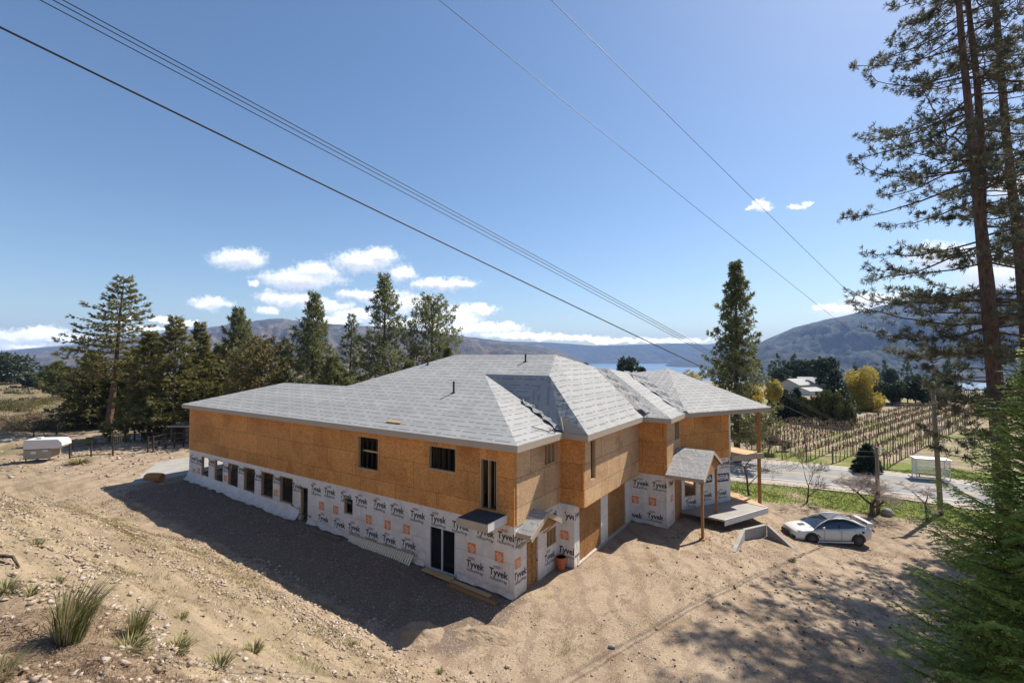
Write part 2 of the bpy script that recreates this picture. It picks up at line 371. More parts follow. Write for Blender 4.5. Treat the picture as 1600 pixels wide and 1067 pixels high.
# ------------------------------------------------------------------ ground
road_c = [(-20, 210), (-12, 140), (-8, 95), (-6, 70), (-1, 57.5), (8, 52.0), (19, 48.3), (25, 46.3), (30.5, 43.6), (34.5, 40.9), (38.5, 37.4), (45, 30), (60, 12), (85, -20)]
def catmull(P, n=14):
    P = [Vector(p) for p in P]; out = []
    for i in range(len(P)-1):
        a, b, c, d = P[max(i-1, 0)], P[i], P[i+1], P[min(i+2, len(P)-1)]
        for k in range(n):
            t = k/n; out.append(.5*((2*b)+(c-a)*t+(2*a-5*b+4*c-d)*t*t+(3*b-a-3*c+d)*t**3))
    out.append(P[-1]); return out
road_pts = catmull(road_c)
_rp = np.array([(p.x, p.y) for p in road_pts])
def road_dist(x, y):
    x = np.asarray(x, float); y = np.asarray(y, float); sh = x.shape; x = x.ravel(); y = y.ravel(); d = np.full(x.shape, 1e9)
    for i in range(len(_rp)-1):
        p, e = _rp[i], _rp[i+1]-_rp[i]; t = np.clip(((x-p[0])*e[0]+(y-p[1])*e[1])/(e@e), 0, 1)
        d = np.minimum(d, np.hypot(x-p[0]-t*e[0], y-p[1]-t*e[1]))
    return d.reshape(sh)
def ab(x, y):
    rx, ry = x-.1, y-19.6
    return rx*-.833+ry*.553, rx*.554+ry*.832
def base_h(x, y):
    a, b = ab(x, y)
    z = .026*np.clip(a, 0, 45)*ss(y+0*x, 0, 6) - .10*np.clip(x-8, 0, 12)
    near = ss(a, 34, 8)
    toe = 4.5+5.0*ss(a, 14, 42)
    m = -b-toe
    m = np.where(m > 0, m, 0)
    slope = .60*(1-.72*ss(a, 12, 44))
    cap = 9.3
    hb = slope*(np.minimum(m, cap)-.5*(1-np.exp(-np.minimum(m, cap)/.5))) + .13*np.maximum(m-cap, 0)
    z = z+hb*ss(-a, 34, 20)
    r = np.hypot(x, y)
    z = z - 130*ss(r, 170, 1300)
    z = z + 1.2*ss(r, 60, 140)*ss(-x, 10, 60)
    return z
def ground_h(x, y, fine=True):
    a, b = ab(x, y); z = base_h(x, y)
    m = np.clip((-b-4.6)/1.5, 0, 1)
    inside = ((a > -3) & (a < 30) & (b > -.3) & (b < 19))
    rd = ss(road_dist(x, y), 4.2, 7.5)
    am = (.07+.20*m)*rd*np.where(inside, 0, 1)
    z = z+am*fbm(x*.45, y*.45, 3)+(.025+am*.35)*fbm(x*1.7, y*1.7, 9)*rd*np.where(inside, 0, 1)+.03*fbm(x*4.3, y*4.3, 15, 3)*rd*np.where(inside, 0, 1)*ss(-np.hypot(x, y), -60, -30)
    # erosion terraces on the bank
    z = z+m*.07*fbm(a*.25, b*1.6, 21)*rd
    wild = ss(a, 38, 60)*rd
    z = z+wild*.8*fbm(x*.06, y*.06, 31)
    z = z-.10*np.exp(-((road_dist(x, y)-7.6)/1.2)**2)*ss(np.asarray(y, float), 20, 30)
    return z
def gz(x, y): return float(ground_h(np.array([x], float), np.array([y], float))[0])
def axis(lo, hi, st, far, n):
    core = np.arange(lo, hi+st, st); g = np.geomspace(1, 1+far, n)-1
    return np.unique(np.concatenate([lo-g[1:][::-1], core, hi+g[1:]]))
gx = axis(-46, 42, .3, 15000, 46); gy = axis(3, 56, .3, 15000, 46)
GX, GY = np.meshgrid(gx, gy); GZ = ground_h(GX, GY)
nx, ny = len(gx), len(gy)
vid = np.arange(nx*ny).reshape(ny, nx)
F = np.stack([vid[:-1, :-1], vid[:-1, 1:], vid[1:, 1:], vid[1:, :-1]], -1).reshape(-1, 4)
A_, B_ = ab(GX, GY)
RD = road_dist(GX, GY)
# cover map: R green grass, G pale sand/dust, B dry scrub
def cover(x, y):
    a, b = ab(x, y); rd = road_dist(x, y); n = fbm(x*.35, y*.35, 51); n2 = fbm(x*1.3, y*1.3, 57)
    g = np.zeros_like(x)
    lawn = ss(rd, 13.0, 10.0)*ss(rd, 4.6, 5.2)*ss(x, 8, 14)*ss(y, 14, 22)
    beyond = (ss(rd, 4.6, 5.4))*(b > 0)*ss(y-(50-.9*(x-20)), -4, 2)*ss(x, -5, 10)
    g = np.maximum(lawn*(.62+.6*n), beyond*(.36+.6*n2))
    g = np.maximum(g, ss(n+n2*.7, .28, .7)*.5*ss(np.hypot(x-3, y-20), 7, 2))
    left = ss(a, 44, 52)*ss(b, -12, 0)
    g = np.maximum(g, left*ss(n+.4*n2, -.25, .35)*.62)
    bank = ss(-b, 5.5, 7)*ss(a, 45, 30)
    g = np.maximum(g, bank*ss(fbm(a*.16, b*.9, 71)+n2*.4, .05, .6)*.38)
    g = np.maximum(g, .55*ss(np.hypot((x-14)*.7, y-15.5), 4.5, 1)*ss(n2, -.2, .3))
    g = np.maximum(g, .35*ss(np.hypot((a+1.2)*.9, (b-1.4)*.6)+.5*n2, 1.7, .3)*ss(n2, -.5, .3)+.3*ss(np.hypot((a+3.5)*.6, (b-6)*.35), 1.9, .4)*ss(n2, -.3, .5))
    sand = bank*ss(fbm(a*.10+9, b*.75, 73)+n*.2, .1, .32)
    dry = np.maximum(left*.8, ss(a, 36, 60))*ss(n, -.5, .5)
    dry = np.maximum(dry, ss(np.hypot(x, y), 60, 110)*ss(x, 10, -30))
    return np.clip(g, 0, 1), np.clip(sand, 0, 1), np.clip(dry, 0, 1)
cg, cs, cd = cover(GX, GY)
shadem = ss(B_, -5.2, -3.6)*ss(B_, 1, 0)*ss(A_, -1.5, .5)*ss(A_, 31, 27)  # mask of the long wall's shadow, painted darker into the soil
attr = np.stack([cg, cs, cd, shadem], -1).reshape(-1, 4)
def groundmat():
    m, t, b, _ = mat('dirt_ground'); o = t.n('ShaderNodeTexCoord').outputs['Object']
    at = t.n('ShaderNodeVertexColor', layer_name='cover'); s = t.n('ShaderNodeSeparateColor', {0: at.outputs[0]})
    n1 = t.noise(o, .22, 6, .65, .5); n2 = t.noise(o, 1.6, 7, .7); n3 = t.noise(o, 11., 5, .7)
    dirt = t.ramp(n1, [(.3, (.235, .165, .105)), (.5, (.32, .238, .157)), (.7, (.395, .30, .205))])
    dirt = t.mix(t.math('MULTIPLY', t.sstep(n2, .45, .75), .6), dirt, (.21, .145, .10))
    dirt = t.mix(t.math('MULTIPLY', t.sstep(n3, .35, .7), .35), dirt, (.50, .40, .31))
    # pebbles
    vo = t.n('ShaderNodeTexVoronoi', {'Vector': o, 'Scale': 9., 'Randomness': 1.}, feature='F1')
    vc = t.n('ShaderNodeSeparateColor', {0: vo.outputs['Color']})
    pm = t.math('MULTIPLY', t.sstep(vo.outputs['Distance'], .36, .22), t.math('GREATER_THAN', vc.outputs[0], .5))
    pm = t.math('MULTIPLY', pm, t.sstep(t.noise(o, .5, 4), .35, .6))
    pc = t.ramp(vc.outputs[1], [(0, (.16, .115, .085)), (.5, (.36, .285, .215)), (1, (.54, .46, .38))])
    # tyre and machine tracks curving over the yard
    wv = t.n('ShaderNodeTexWave', {'Vector': t.vm('MULTIPLY', o, (.5, 1, 1)), 'Scale': .5, 'Distortion': 7., 'Detail': 3., 'Detail Scale': .6}).outputs['Fac']
    dirt = t.mix(t.math('MULTIPLY', t.sstep(wv, .72, .92), .38), dirt, (.17, .12, .085))
    sand = t.ramp(n3, [(.3, (.32, .24, .155)), (.7, (.42, .325, .215))])
    dirt = t.mix(t.math('MULTIPLY', s.outputs[1], .7), dirt, sand)
    n4 = t.noise(t.vm('ADD', o, (31, 7, 3)), .75, 5, .75); dirt = t.mix(t.math('MULTIPLY', t.sstep(n4, .48, .62), .60), dirt, (.185, .125, .082))
    soil_shade = t.sstep(t.math('ADD', at.outputs['Alpha'], t.math('MULTIPLY', t.math('SUBTRACT', n2, .5), .8)), .3, .7); dirt = t.mix(t.math('MULTIPLY', soil_shade, .85), dirt, t.ramp(n3, [(.3, (.10, .07, .052)), (.7, (.20, .15, .115))]))  # house shadow deepened in the dirt colour
    vs = t.n('ShaderNodeTexVoronoi', {'Vector': o, 'Scale': 24., 'Randomness': 1.}, feature='F1'); vsc = t.n('ShaderNodeSeparateColor', {0: vs.outputs['Color']})
    pm2 = t.math('MULTIPLY', t.sstep(vs.outputs['Distance'], .42, .26), t.math('GREATER_THAN', vsc.outputs[0], .55)); dirt = t.mix(t.math('MULTIPLY', pm2, .8), dirt, t.ramp(vsc.outputs[1], [(0, (.15, .10, .08)), (.5, (.36, .28, .21)), (1, (.60, .52, .44))]))
    dirt = t.mix(pm, dirt, pc)
    so_ = t.n('ShaderNodeSeparateXYZ', {0: o}); bb = t.math('ADD', t.math('MULTIPLY', t.math('SUBTRACT', so_.outputs[0], .1), .554), t.math('MULTIPLY', t.math('SUBTRACT', so_.outputs[1], 19.6), .832)); aa = t.math('ADD', t.math('MULTIPLY', so_.outputs[0], -.833), t.math('MULTIPLY', so_.outputs[1], .553))
    band = t.noise(t.n('ShaderNodeCombineXYZ', {0: t.math('MULTIPLY', aa, .22), 1: t.math('MULTIPLY', bb, 1.5)}).outputs[0], 1., 6, .7, .6); bankm = t.sstep(bb, -4.8, -6.5)
    dirt = t.mix(t.math('MULTIPLY', bankm, .55), dirt, t.mix(t.sstep(band, .40, .62), (.17, .13, .075), (.33, .25, .155)))
    bench = t.math('MULTIPLY', t.sstep(t.math('ADD', bb, t.math('MULTIPLY', n2, 1.6)), -11.6, -12.6), t.sstep(t.math('ADD', so_.outputs[1], n2), 10.5, 8.))
    dirt = t.mix(t.math('MULTIPLY', bench, .8), dirt, t.ramp(n3, [(.3, (.10, .065, .045)), (.5, (.20, .135, .09)), (.7, (.34, .25, .17))]))
    gr = t.ramp(t.noise(o, 5., 5, .7), [(.3, (.10, .12, .025)), (.55, (.17, .20, .045)), (.75, (.32, .28, .12))])
    gm = t.sstep(t.math('ADD', s.outputs[0], t.math('MULTIPLY', t.math('SUBTRACT', n2, .5), .9)), .28, .62)
    col = t.mix(gm, dirt, gr)
    dr = t.ramp(n2, [(.3, (.10, .085, .04)), (.5, (.17, .135, .07)), (.7, (.25, .20, .115))])
    dm = t.sstep(t.math('ADD', s.outputs[2], t.math('MULTIPLY', t.math('SUBTRACT', n1, .5), .8)), .3, .7)
    col = t.mix(t.math('MULTIPLY', dm, .75), col, dr)
    hgt = t.math('ADD', t.math('MULTIPLY', n3, .6), t.math('ADD', n2, t.math('MULTIPLY', pm, .5)))
    setc(t, b, col, .95, 0, .15, hgt, .8, .07)
    return m
M['ground'] = groundmat()
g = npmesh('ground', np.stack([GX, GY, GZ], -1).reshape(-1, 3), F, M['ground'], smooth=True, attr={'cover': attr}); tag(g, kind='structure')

# lake
m, t, b, _ = mat('lake_water'); o_ = t.n('ShaderNodeTexCoord').outputs['Object']
n_ = t.noise(t.vm('MULTIPLY', o_, (.0007, .0022, 1)), 1., 4, .6, .5)
setc(t, b, t.ramp(n_, [(.35, (.045, .11, .20)), (.6, (.14, .25, .37))]), .35, 0, .5, t.noise(t.vm('MULTIPLY', o_, (.01, .02, 1)), 1., 5), .3, 2.)
lk = MB(); lk.face([(-3000, 900, -104), (14000, 900, -104), (14000, 9000, -104), (-3000, 9000, -104)]); tag(lk.build('lake', m), kind='structure')

# hills: polar height fields rising to the measured skyline
def hillmat(name, c1, c2, c3, patch=(.05, .07, .05)):
    m, t, b, _ = mat(name); o = t.n('ShaderNodeTexCoord').outputs['Object']
    n = t.noise(o, .0016, 8, .65, .5); n2 = t.noise(o, .012, 6, .7)
    col = t.ramp(n, [(.3, c1), (.5, c2), (.72, c3)])
    n3 = t.noise(o, .0045, 6, .7); col = t.mix(t.math('MULTIPLY', t.sstep(n3, .46, .56), .6), col, patch); col = t.mix(t.math('MULTIPLY', t.sstep(n2, .46, .56), .8), col, patch)
    setc(t, b, col, .95, 0, .1, n2, 1., 25.)
    return m
def hills(name, sky, r0, r1, r2, zb, mt, sd_, rough=.16, snow=None, nt=260, nr=70):
    px = np.array([p[0] for p in sky], float); py = np.array([p[1] for p in sky], float)
    us = np.linspace(px[0], px[-1], nt); tan_ = (557-np.interp(us, px, py))/736; uu = (us-800)/736
    hor = np.sqrt(1+uu*uu)
    rr = np.concatenate([np.geomspace(r0, r1, nr), r1+(r2-r1)*np.linspace(.06, 1, 14)])
    Yv = rr[:, None]*np.ones(nt)[None]; Xv = Yv*uu[None]
    top = H+tan_[None]*r1
    fr = np.clip((Yv-r0)/(r1-r0), 0, 1)
    sh = fr**1.15
    z = zb+(top-zb)*sh
    back = np.clip((Yv-r1)/(r2-r1), 0, 1); z = z-(top-zb)*1.1*back**1.4
    amp = (top-zb)*rough*np.sin(np.pi*np.clip(fr, 0, 1))**.8*(fr < 1)
    rid = 1-np.abs(fbm(Xv/620, Yv/760, sd_, 6, .6)*1.9)
    z = z+amp*(rid-.6)*1.4+(top-zb)*.018*fbm(Xv/260, Yv/260, sd_+5, 4)*np.clip(fr*2, 0, 1)
    v = np.stack([Xv, Yv, z], -1).reshape(-1, 3); ids = np.arange(len(rr)*nt).reshape(len(rr), nt)
    f = np.stack([ids[:-1, :-1], ids[:-1, 1:], ids[1:, 1:], ids[1:, :-1]], -1).reshape(-1, 4)
    o = npmesh(name, v, f, mt, smooth=True); tag(o, kind='structure'); return o
HM1 = hillmat('dry_hills', (.07, .06, .055), (.15, .115, .095), (.26, .185, .135), (.04, .045, .042))
HM2 = hillmat('forest_hills', (.03, .038, .045), (.055, .06, .065), (.11, .10, .095), (.022, .032, .032))
HM3 = hillmat('slope_right', (.035, .04, .04), (.08, .075, .065), (.17, .145, .11), (.028, .04, .04))
hills('hills', [(-700, 560), (-400, 553), (-120, 552), (0, 549), (60, 543), (130, 538), (200, 528), (260, 519), (340, 510), (385, 503), (430, 499), (470, 501), (520, 506), (560, 509), (620, 513), (680, 519), (730, 526), (780, 532), (830, 537), (870, 545), (895, 555), (912, 566), (925, 572)], 700, 5200, 7000, -122, HM1, 3, .30, nt=420, nr=120)
hills('hills', [(500, 545), (560, 535), (640, 532), (700, 528), (800, 534), (860, 535), (930, 540), (1000, 538), (1060, 536), (1100, 538), (1160, 533), (1230, 536), (1300, 545)], 7300, 8800, 9800, -122, HM2, 13, .22)
hills('hills', [(1110, 572), (1130, 566), (1165, 548), (1198, 530), (1240, 512), (1290, 499), (1340, 488), (1380, 477), (1430, 468), (1480, 462), (1560, 452), (1650, 452), (1800, 470), (2200, 500)], 2000, 3900, 6000, -122, HM3, 23, .38, nt=420, nr=120)
hills('hills', [(1030, 573), (1050, 566), (1075, 560), (1100, 557), (1140, 556), (1180, 560)], 4600, 6300, 6800, -122, HM2, 33, .1, nt=60)
# ------------------------------------------------------------------ road
def ribbon(name, w0, w1, zo, mt, pts=road_pts, lo=0, hi=None):
    mb = MB(); P = pts[lo:hi]; s = 0; prev = None
    for i in range(len(P)-1):
        def edge(j):
            d = (P[min(j+1, len(P)-1)]-P[max(j-1, 0)]).normalized(); nrm = Vector((-d.y, d.x))
            return [(*(P[j]+nrm*w), float(base_h(np.array([P[j].x]), np.array([P[j].y]))[0])+zo) for w in (w0, w1)]
        e0, e1 = edge(i), edge(i+1); L_ = (P[i+1]-P[i]).length
        mb.face([e0[0], e1[0], e1[1], e0[1]], 0, [(s, w0), (s+L_, w0), (s+L_, w1), (s, w1)]); s += L_
    return mb.build(name, mt, smooth=True)
m, t, b, _ = mat('asphalt'); o_ = t.n('ShaderNodeTexCoord').outputs['Object']; n_ = t.noise(o_, .8, 6, .7)
setc(t, b, t.ramp(n_, [(.3, (.21, .205, .20)), (.7, (.29, .28, .27))]), .9, 0, .2, t.noise(o_, 60., 3), .3, .01); M['asphalt'] = m
M['gravel'] = simple('gravel_shoulder', (.46, .40, .34), (.34, .28, .23), 2.5, .95, 0, .2, .8, .03)
M['paint_y'] = simple('yellow_paint', (.6, .40, .12), (.5, .34, .1), 8., .7)
M['paint_w'] = simple('white_paint', (.7, .7, .68), (.55, .55, .53), 8., .7)
tag(ribbon('road_shoulder', 5.4, -5.6, .045, M['gravel']), kind='structure')
tag(ribbon('road', 3.9, -3.9, .055, M['asphalt']), kind='structure')
tag(ribbon('road_marking', 3.55, 3.42, .060, M['paint_w']), kind='structure')
tag(ribbon('road_marking', -3.42, -3.55, .060, M['paint_w']), kind='structure')
for a_, b_ in ((.12, .24), (-.24, -.12)): tag(ribbon('road_marking', b_, a_, .060, M['paint_y']), kind='structure')
# concrete pad at the far end of the house
pad = MB(); P4 = [hp(29.9, -3.6), hp(29.9, 6.5), hp(36.5, 6.5), hp(35.8, .2)]
pad.face([(p.x, p.y, gz(p.x, p.y)+.16) for p in P4])
for i in range(4):
    p, q_ = P4[i], P4[(i+1) % 4]; pad.face([(p.x, p.y, gz(p.x, p.y)-.2), (q_.x, q_.y, gz(q_.x, q_.y)-.2), (q_.x, q_.y, gz(q_.x, q_.y)+.16), (p.x, p.y, gz(p.x, p.y)+.16)])
tag(pad.build('concrete_pad', M['concrete']), kind='structure')
# ------------------------------------------------------------------ the house
house = empty('unfinished_house', hp(0, 0), 'large unfinished house, orange sheathing over white printed wrap, grey hipped roof', 'house')
Z1, ZE = 2.93, 6.28
def wall(name, fr, u0, u1, z0, z1, th, ops, mt, parent=house, build=True, mb=None):
    """fr(u, d, z) -> point, d grows into the building; ops = (ua, ub, za, zb)"""
    mb = mb or MB()
    us = sorted({u0, u1, *[min(max(x, u0), u1) for o in ops for x in o[:2]]})
    for ua, ub in zip(us[:-1], us[1:]):
        if ub-ua < 1e-4: continue
        mid = (ua+ub)/2; cuts = sorted([(o[2], o[3]) for o in ops if o[0] < mid < o[1]]); z = z0
        for za, zb in cuts+[(z1, z1)]:
            if za-z > 1e-3:
                o = fr(ua, 0, z); mb.box(o, fr(ub, 0, z)-o, fr(ua, th, z)-o, (0, 0, za-z), 0, (ua, z))
            z = max(z, zb)
    return mb.build(name, mt, parent) if build else mb
fL = lambda b0: (lambda u, d, z: hp(u, b0+d, z))            # faces -b (the long shaded side)
fR = lambda a0: (lambda u, d, z: hp(a0+d, u, z))            # faces -a (the gable side)
fW = lambda d0: (lambda u, d, z: wp(u, d0+d, z))
T = .16
low_w = [(26.31, 27.43), (24.24, 25.46), (22.19, 23.54), (20.07, 21.45), (17.93, 19.34), (15.79, 17.21)]
opsL = [(a, b, 1.08, 2.66) for a, b in low_w]+[(14.28, 15.0, -.1, 2.33), (10.28, 11.0, 1.5, 2.33), (3.16, 4.74, .12, 2.1)]
opsU = [(8.27, 9.9, 4.06, 5.77), (3.12, 4.82, 4.68, 5.8), (.85, 1.77, 3.42, 5.56)]
wall('wrapped_wall', fL(0), 0, 29.4, -.15, Z1, T, opsL, M['wrap'])
# upper long wall: sheathing, 12 mm proud of the wrap
wall('sheathed_wall', fL(-.03), 0, 29.43, Z1, ZE, T+.03, opsU, M['osb'])
# gable side of the near block
wall('wrapped_wall', fR(0), T, 3.9, -.15, Z1, T, [(.95, 1.92, 0, 1.98), (2.69, 3.6, 1.16, 1.95)], M['wrap'])
wall('sheathed_wall', fR(-.03), T-.03, 3.97, Z1, ZE, T+.03, [(2.45, 3.5, 4.93, 5.9)], M['osb_lit'])
# garage block
wall('wrapped_wall', fL(3.9), -.8, T, -.15, Z1, T, [], M['wrap'])
wall('sheathed_wall', fL(3.97), -1.26, T-.03, Z1-.06, ZE, T, [], M['osb'])
wall('wrapped_wall', fR(-.8), 3.9+T, 11.8, -.15, Z1, T, [(4.45, 7.1, .1, 2.8), (8.0, 10.7, .1, 2.8)], M['wrap'])
wall('sheathed_wall', fR(-1.26), 3.97+T, 11.77, Z1-.06, ZE, T, [(4.75, 5.37, 3.92, 5.9)], M['osb_lit'])
sof = MB(); sof.box(hp(-1.26, 3.97+T, Z1-.1), hp(-.8, 3.97+T, Z1-.1)-hp(-1.26, 3.97+T, Z1-.1), hp(-1.26, 11.77, 0)-hp(-1.26, 3.97+T, 0), (0, 0, .035)); sof.build('soffit', M['osb'], house)
# third block
wall('wrapped_wall', fL(11.8), -2.9, -.8, -.5, Z1, T, [], M['wrap'])
wall('sheathed_wall', fL(11.77), -2.93, -1.0, Z1, ZE, T, [], M['osb'])
wall('wrapped_wall', fR(-2.9), 11.8+T, 13.5, -.5, Z1, T, [], M['wrap'])
wall('sheathed_wall', fR(-2.9), 13.5, 14.9, -.4, Z1, T, [], M['ply'])
wall('sheathed_wall', fR(-2.93), 11.77+T, 14.93, Z1, ZE, T, [(13.55, 14.75, 4.7, 5.95)], M['osb_lit'])
# turned wing
wall('wrapped_wall', fW(0), .1, 4.55, -.1, 3.1, T, [(.35, 1.35, .9, 2.1)], M['wrap'])
wall('sheathed_wall', fW(-.03), .02, 4.45, 3.1, ZE, T, [], M['osb'])
cn = MB(); cn.box(wp(4.45, -.028, 3.1), WV.to_3d()*.16, WB.to_3d()*.2, (0, 0, ZE-3.1)); cn.build('wrap_strip', M['wrap'], house)
wall('wrapped_wall', lambda u, d, z: wp(4.55-d, u, z), .2, 9, -.3, ZE, T, [(3, 5, .3, 2.4), (3, 5, 3.3, 5.4)], M['wrap'])
# rear and far walls (out of sight from here, they close the shell)
wall('wrapped_wall', lambda u, d, z: hp(29.4-d, u, z), T, 7.2, .0, Z1, T, [(.7, 3.0, .7, 2.4), (4.2, 6.6, .7, 2.4)], M['wrap'])
wall('sheathed_wall', lambda u, d, z: hp(29.4-d, u, z), T, 7.2, Z1, ZE, T, [], M['osb'])
wall('sheathed_wall', lambda u, d, z: hp(u, 7.2-d, z), 19.2, 29.4, .0, ZE, T, [(25.5, 28, .5, 2.4), (21, 23.5, .5, 2.4)], M['osb'])
wall('sheathed_wall', lambda u, d, z: hp(19.2-d, u, z), 7.3, 17.2, .0, ZE, T, [(9, 12, .5, 2.4), (9, 12, 3.6, 5.4)], M['osb'])
wall('sheathed_wall', lambda u, d, z: hp(u, 17.2-d, z), 2.0, 19.2, -.2, ZE, T, [(5, 8, .3, 2.4), (5, 8, 3.3, 5.4), (11, 15, 3.3, 5.4)], M['osb'])
# floors, inner partitions of open studs
fl = MB()
def slab(poly, z, th, mt, name, parent=house):
    mb = MB(); mb.face([(p.x, p.y, z) for p in poly], 0, [(p.x, p.y) for p in poly]); mb.face([(p.x, p.y, z-th) for p in reversed(poly)])
    for i in range(len(poly)):
        p, r = poly[i], poly[(i+1) % len(poly)]
        mb.face([(p.x, p.y, z-th), (r.x, r.y, z-th), (r.x, r.y, z), (p.x, p.y, z)], 0, [(0, 0), ((r-p).length, 0), ((r-p).length, th), (0, th)])
    return mb.build(name, mt, parent)
foot = [hp(.2, .2), hp(29.2, .2), hp(29.2, 7), hp(19, 7), hp(19, 17), hp(2, 17), hp(-2.6, 14.6), hp(-2.6, 12), hp(-.55, 12), hp(-.55, 4.1), hp(.2, 4.1)]
slab(foot, .12, .3, M['concrete'], 'floor_slab'); slab(foot, Z1+.35, .3, M['inside'], 'upper_floor')
st = MB()
def studs(p0, p1, z0, z1, sp_=.41):
    d = (p1-p0).to_2d(); n = int(d.length/sp_); d3 = (p1-p0).to_3d(); d3.z = 0
    for i in range(n+1):
        p = p0+d3*(i/n); st.cbox((p.x, p.y, z0), .05, .1, z1-z0, math.atan2(d3.y, d3.x))
    st.beam(Vector((p0.x, p0.y, z1-.03)), Vector((p1.x, p1.y, z1-.03)), .1, .06)
studs(hp(.3, 2.0), hp(12, 2.0), 3.3, 6.0); studs(hp(3.0, .3), hp(3.0, 3.8), 3.3, 6.0); studs(hp(.9, .8), hp(2.2, .8), 3.3, 6.0, .3); studs(hp(7.6, .3), hp(7.6, 6), 3.3, 6.0)
studs(hp(.3, 3.0), hp(12, 3.0), .14, 2.6); studs(hp(19, 3.5), hp(29, 3.5), .14, 2.6); studs(hp(.9, 2.2), hp(.9, 3.8), 3.3, 6.0, .25); studs(hp(1.0, 2.4), hp(1.0, 3.8), .14, 2.6, .3)
studs(hp(-.9, 4.3), hp(-.9, 11.6), 3.3, 6.0)
st.build('interior_studs', M['stud'], house)
# rough frames round every opening
def frame(fr, ua, ub, za, zb, mt=None, w=.045, mull=0, name='window_frame', dep=.17, sill=True):
    mb = MB(); d0 = .012
    def bx(u0, u1, z0, z1): o = fr(u0, d0, z0); mb.box(o, fr(u1, d0, z0)-o, fr(u0, dep, z0)-o, (0, 0, z1-z0), 0, (u0, z0))
    bx(ua, ua+w, za, zb); bx(ub-w, ub, za, zb); bx(ua+w, ub-w, zb-w, zb)
    if sill: bx(ua+w, ub-w, za, za+w)
    for k in range(mull):
        u = ua+(ub-ua)*(k+1)/(mull+1); bx(u-.02, u+.02, za+w, zb-w)
    return mb.build(name, mt or M['stud'], house)
for a, b in low_w: frame(fL(0), a, b, 1.08, 2.66, M['lumber'], .06)
frame(fL(0), 14.28, 15.0, .0, 2.33, M['lumber'], .05, name='door_frame', sill=False)
frame(fL(0), 10.28, 11.0, 1.5, 2.33, M['stud'], .035)
frame(fL(-.03), 8.27, 9.9, 4.06, 5.77, None, .05, 0); frame(fL(-.03), 3.12, 4.82, 4.68, 5.8, None, .05, 0); frame(fL(-.03), .85, 1.77, 3.42, 5.56, None, .06, 1, 'door_frame', sill=False)
frame(fR(0), 2.69, 3.6, 1.16, 1.95, M['lumber'], .05, 2); frame(fR(-.03), 2.45, 3.5, 4.93, 5.9, None, .05, 2)
frame(fR(-1.26), 4.75, 5.37, 3.92, 5.9, None, .07); frame(fR(-2.93), 13.55, 14.75, 4.7, 5.95, None, .06, 1); frame(fW(0), .35, 1.35, .9, 2.1, M['lumber'], .05)
# railing seen through the big upper opening
rl = MB(); rl.beam(hp(8.3, .3, 4.95), hp(9.85, .3, 4.95), .04, .09); rl.build('guard_rail', M['stud'], house)
# sliding patio door
sld = MB(); sld.box(hp(3.22, .05, .16), hp(3.95, 0, 0)-hp(3.22, 0, 0), hp(0, .02, 0)-hp(0, 0, 0), (0, 0, 1.9)); sld.box(hp(3.98, .06, .16), hp(4.68, 0, 0)-hp(3.98, 0, 0), hp(0, .02, 0)-hp(0, 0, 0), (0, 0, 1.9))
slider = sld.build('sliding_door', M['dark_glass'], house)
fr_ = MB()
for u0, u1, z0, z1 in ((3.16, 3.21, .12, 2.1), (4.69, 4.74, .12, 2.1), (3.21, 4.69, 2.05, 2.1), (3.21, 4.69, .12, .17), (3.93, 3.985, .17, 2.05)):
    o = hp(u0, -.01 if u0 > 3.9 and u1 < 4 else .0, z0); fr_.box(o, hp(u1, 0, 0)-hp(u0, 0, 0), hp(0, .09, 0)-hp(0, 0, 0), (0, 0, z1-z0))
fr_.build('door_frame', M['white_trim'], slider)
# timber side door with panels under the small canopy
dr = MB(); o = hp(.07, .97, .0); dr.box(o, hp(.07, 1.90, 0)-hp(.07, .97, 0), hp(.05, 0, 0)-hp(0, 0, 0), (0, 0, 1.96))
for ub_, zb_ in ((1.04, .12), (1.47, .12), (1.04, .78), (1.47, .78), (1.04, 1.44), (1.47, 1.44)):
    o = hp(.052, ub_, zb_); dr.box(o, hp(.05, ub_+.36, 0)-hp(.05, ub_, 0), hp(.02, 0, 0)-hp(0, 0, 0), (0, 0, .44 if zb_ > 1.4 else .54))
sdoor = dr.build('door', M['ply'], house)
kn = MB(); kn.tube([hp(.03, 1.82, .95), hp(-.02, 1.82, .95)], [.03, .035], 8); kn.build('handle', M['black_metal'], sdoor)
# boarded garage openings
for ua, ub in ((4.45, 7.1), (8.0, 10.7)):
    gd = MB(); n = 4; w_ = (ub-ua)/n
    for k in range(n):
        o = hp(-.74-.006*(k % 2), ua+k*w_+.004, .1); gd.box(o, hp(0, ua+(k+1)*w_-.004, 0)-hp(0, ua+k*w_, 0), hp(.03, 0, 0)-hp(0, 0, 0), (0, 0, 2.7), 0, (k*1.3+ua, 0))
    gd.build('garage_board', M['ply'], house)
ft = MB(); o = hp(-.86, 4.2, -.12); ft.box(o, hp(0, 11.4, 0)-hp(0, 4.2, 0), hp(.06, 0, 0)-hp(0, 0, 0), (0, 0, .2)); ft.build('footing_edge', M['fascia'], house)
